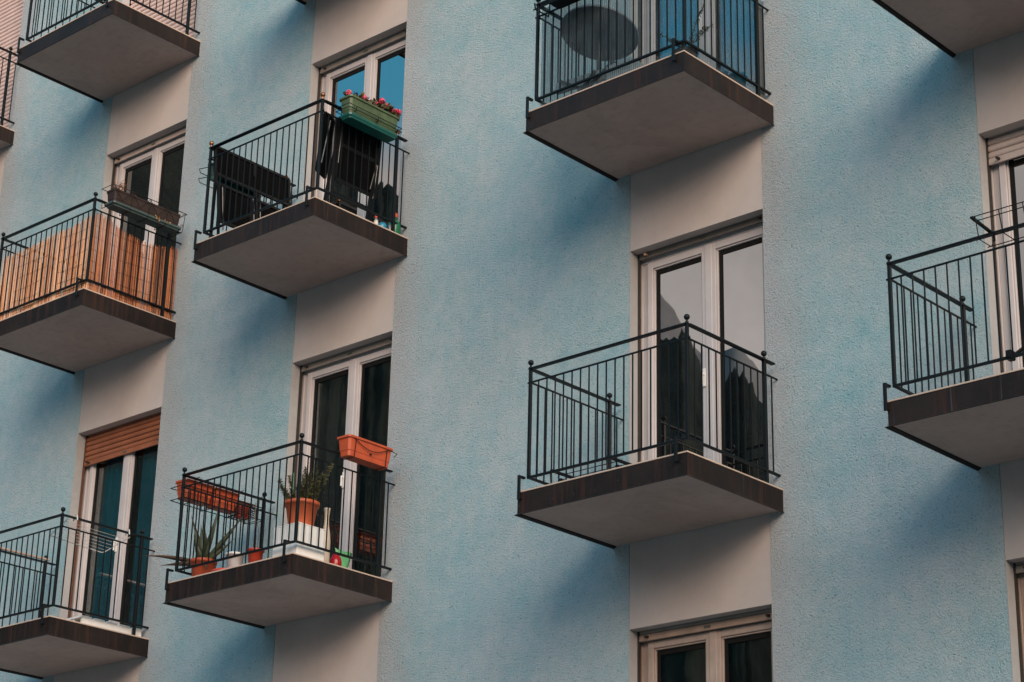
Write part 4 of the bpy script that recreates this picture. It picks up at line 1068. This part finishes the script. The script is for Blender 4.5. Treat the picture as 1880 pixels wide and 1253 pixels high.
for a in azs:
    top = math.tan(R(el(a) + random.uniform(-1, 1)*(.17 if a < 36.7 else .09) + .07*math.sin(a*9.1) + .05*math.sin(a*17.3)))*D1
    for j in range(rows):
        q = j/(rows - 1); d = D0 + (D1 - D0)*q; h = GROUND + (top - GROUND)*(q**1.25) + (0 if j in (0, rows-1) else (5*math.sin(a*1.3 + j*1.1) + 3*math.sin(a*.61 - j*.8))*q)
        vs.append((-math.sin(R(a))*d, -math.cos(R(a))*d + 12, h))
    vs.append((-math.sin(R(a))*860, -math.cos(R(a))*860 + 12, GROUND - 5))
nr = rows + 1
mt.add(vs, [(i*nr+j, i*nr+j+1, (i+1)*nr+j+1, (i+1)*nr+j) for i in range(len(azs)-1) for j in range(nr-1)], 0, True)
k = NT('wooded_slope'); v = k.coord(); cc = k.ramp(k.noise(.05, 8, .7, v), [(.35, (.012,.016,.012)), (.7, (.040,.046,.034))])
M['slope'] = k.done(k.bsdf(cc, .95, 0, k.bump(k.noise(.15, 6, .7, v), .8, 8), .1))
tag(mt.build('mountain', M['slope']), kind='structure')

FAR = [(5, 6), (25, 13), (32, 17), (34.5, 19.2), (35.3, 20.5), (36.0, 21.2), (36.6, 20.9), (37.1, 20.9), (37.6, 21.9), (38.3, 22.7), (40, 23.3), (44, 24.2), (50, 25), (70, 22), (110, 12)]
fr = MB(); vs = []; fa = [5 + i*.25 for i in range(421)]
for a in fa:
    e_ = next((e0 + (e1 - e0)*(a - a0)/(a1 - a0) for (a0, e0), (a1, e1) in zip(FAR, FAR[1:]) if a <= a1), 12)
    tp = math.tan(R(e_ + random.uniform(-.05, .05)))*1500
    for q, d in ((0, 950), (.5, 1220), (1, 1500), (-.1, 1750)): vs.append((-math.sin(R(a))*d, -math.cos(R(a))*d + 12, GROUND + tp*q*(1 if q != .5 else .95)))
fr.add(vs, [(i*4+j, i*4+j+1, (i+1)*4+j+1, (i+1)*4+j) for i in range(len(fa)-1) for j in range(3)], 0, True)
k = NT('far_rock_hazed'); v = k.coord(); cc = k.ramp(k.noise(.01, 8, .7, v), [(.35, (.17,.165,.165)), (.7, (.27,.26,.255))]); M['rock_hazed'] = k.done(k.bsdf(cc, .95, 0, None, .05))  # rock colour lightened to paint in distance haze
tag(fr.build('distant_mountain', M['rock_hazed']), kind='structure')

hs = MB(); vs = []; hx = [-4 + i*2.2 for i in range(60)]; random.seed(8)  # unseen slope added behind the camera to shade the lower wall
hy = [(-22.6, 0), (-23.6, .25), (-24.6, .62), (-25.6, .90), (-27, 1.0), (-34, 1.05), (-60, 1.0), (-61, -.1)]
for x in hx:
    top = 16.2*max(.12, min(1, (x - 5)/15)) + random.uniform(-.5, .5)
    for y, q in hy: vs.append((x, y + random.uniform(-.4, .4)*(q > 0), GROUND + top*q + (random.uniform(-.4,.4) if 0 < q else 0)))
hs.add(vs, [(i*8+j, i*8+j+1, (i+1)*8+j+1, (i+1)*8+j) for i in range(len(hx)-1) for j in range(7)], 0, True)
tag(hs.build('unseen_shade_slope', M['slope']), kind='structure')

# ------------------------------------------------------------------ sky and sun
SUN_EL, SUN_AZ = 14, 55          # azimuth from the wall's normal (-y) toward +x
sd = Vector((math.sin(R(SUN_AZ))*math.cos(R(SUN_EL)), -math.cos(R(SUN_AZ))*math.cos(R(SUN_EL)), math.sin(R(SUN_EL))))
W = bpy.data.worlds.new('World'); S.world = W; W.use_nodes = True
T = W.node_tree; T.nodes.clear()
out = T.nodes.new('ShaderNodeOutputWorld'); bg = T.nodes.new('ShaderNodeBackground'); bg.inputs['Strength'].default_value = .15
sky = T.nodes.new('ShaderNodeTexSky'); sky.sky_type = 'NISHITA'; sky.sun_disc = False
sky.sun_elevation = R(SUN_EL); sky.sun_rotation = math.atan2(sd.x, sd.y); sky.air_density = 1.2; sky.dust_density = .6; sky.ozone_density = 2.0
tc = T.nodes.new('ShaderNodeTexCoord')
def wn(typ, **kw):
    n = T.nodes.new(typ)
    for a, b in kw.items():
        if a in n.inputs: n.inputs[a].default_value = b
        else: setattr(n, a, b)
    return n
L = T.links.new
sz = wn('ShaderNodeSeparateXYZ'); L(tc.outputs['Generated'], sz.inputs[0])
en = wn('ShaderNodeTexNoise', Scale=5.0, Detail=7.0, Roughness=.58); L(tc.outputs['Generated'], en.inputs['Vector'])
em = wn('ShaderNodeMath', operation='MULTIPLY_ADD'); L(en.outputs['Fac'], em.inputs[0]); em.inputs[1].default_value = -.22; L(sz.outputs['Z'], em.inputs[2])
hm = wn('ShaderNodeMapRange', interpolation_type='SMOOTHSTEP'); L(em.outputs[0], hm.inputs[0])
hm.inputs[1].default_value = .366; hm.inputs[2].default_value = .326; hm.inputs[3].default_value = 0; hm.inputs[4].default_value = 1
cn = wn('ShaderNodeTexNoise', Scale=8.0, Detail=7.0, Roughness=.6); L(tc.outputs['Generated'], cn.inputs['Vector'])
cr_ = wn('ShaderNodeValToRGB'); L(cn.outputs['Fac'], cr_.inputs['Fac'])
CB = 1/.15
cr_.color_ramp.elements[0].position = .36; cr_.color_ramp.elements[0].color = (.50*CB, .455*CB, .44*CB, 1)
cr_.color_ramp.elements[1].position = .66; cr_.color_ramp.elements[1].color = (.78*CB, .71*CB, .67*CB, 1)
tint = wn('ShaderNodeMix', data_type='RGBA', blend_type='MULTIPLY'); tint.inputs[0].default_value = 1; L(sky.outputs[0], tint.inputs[6]); tint.inputs[7].default_value = (.62, 1.86, 1.86, 1)
mx = wn('ShaderNodeMix', data_type='RGBA'); L(hm.outputs[0], mx.inputs[0]); L(tint.outputs[2], mx.inputs[6]); L(cr_.outputs[0], mx.inputs[7])
L(mx.outputs[2], bg.inputs['Color']); L(bg.outputs[0], out.inputs['Surface'])

sl = bpy.data.lights.new('sun', 'SUN'); sl.energy = 3.7; sl.angle = R(54); sl.color = (1, .765, .60)
so = bpy.data.objects.new('sun', sl); COL.objects.link(so)
so.rotation_euler = (-sd).to_track_quat('-Z', 'Y').to_euler()

# ------------------------------------------------------------------ camera
cam = bpy.data.cameras.new('camera'); co = bpy.data.objects.new('camera', cam); COL.objects.link(co)
cam.sensor_width = 36; cam.lens = 36*3875.37/1880; cam.clip_end = 3000; cam.clip_start = .05
rx_ = Vector((.743, .669, .022)); 
az_, el_, ro_ = -0.74139022, 0.37026322, 0.02404614
fw = Vector((math.sin(az_)*math.cos(el_), math.cos(az_)*math.cos(el_), math.sin(el_))); rt_ = Vector((math.cos(az_), -math.sin(az_), 0)); up_ = rt_.cross(fw)
c1, s1 = math.cos(ro_), math.sin(ro_); rr_ = rt_*c1 + up_*s1; uu_ = up_*c1 - rt_*s1
mtx = Matrix((rr_, uu_, -fw)).transposed().to_4x4(); mtx.translation = Vector((0, -12.22902, 0)); co.matrix_world = mtx
S.camera = co

for o in S.objects:
    for key in ('_w', '_p'):
        if key in o: del o[key]
S.view_settings.view_transform = 'Standard'; S.view_settings.look = 'None'; S.view_settings.gamma = 1; S.view_settings.exposure = .70
S.render.resolution_x = 1024; S.render.resolution_y = 682
S.cycles.transparent_max_bounces = 24; S.cycles.max_bounces = 8; S.cycles.use_denoising = True; S.cycles.denoising_prefilter = 'ACCURATE'; S.cycles.denoising_input_passes = 'RGB_ALBEDO_NORMAL'
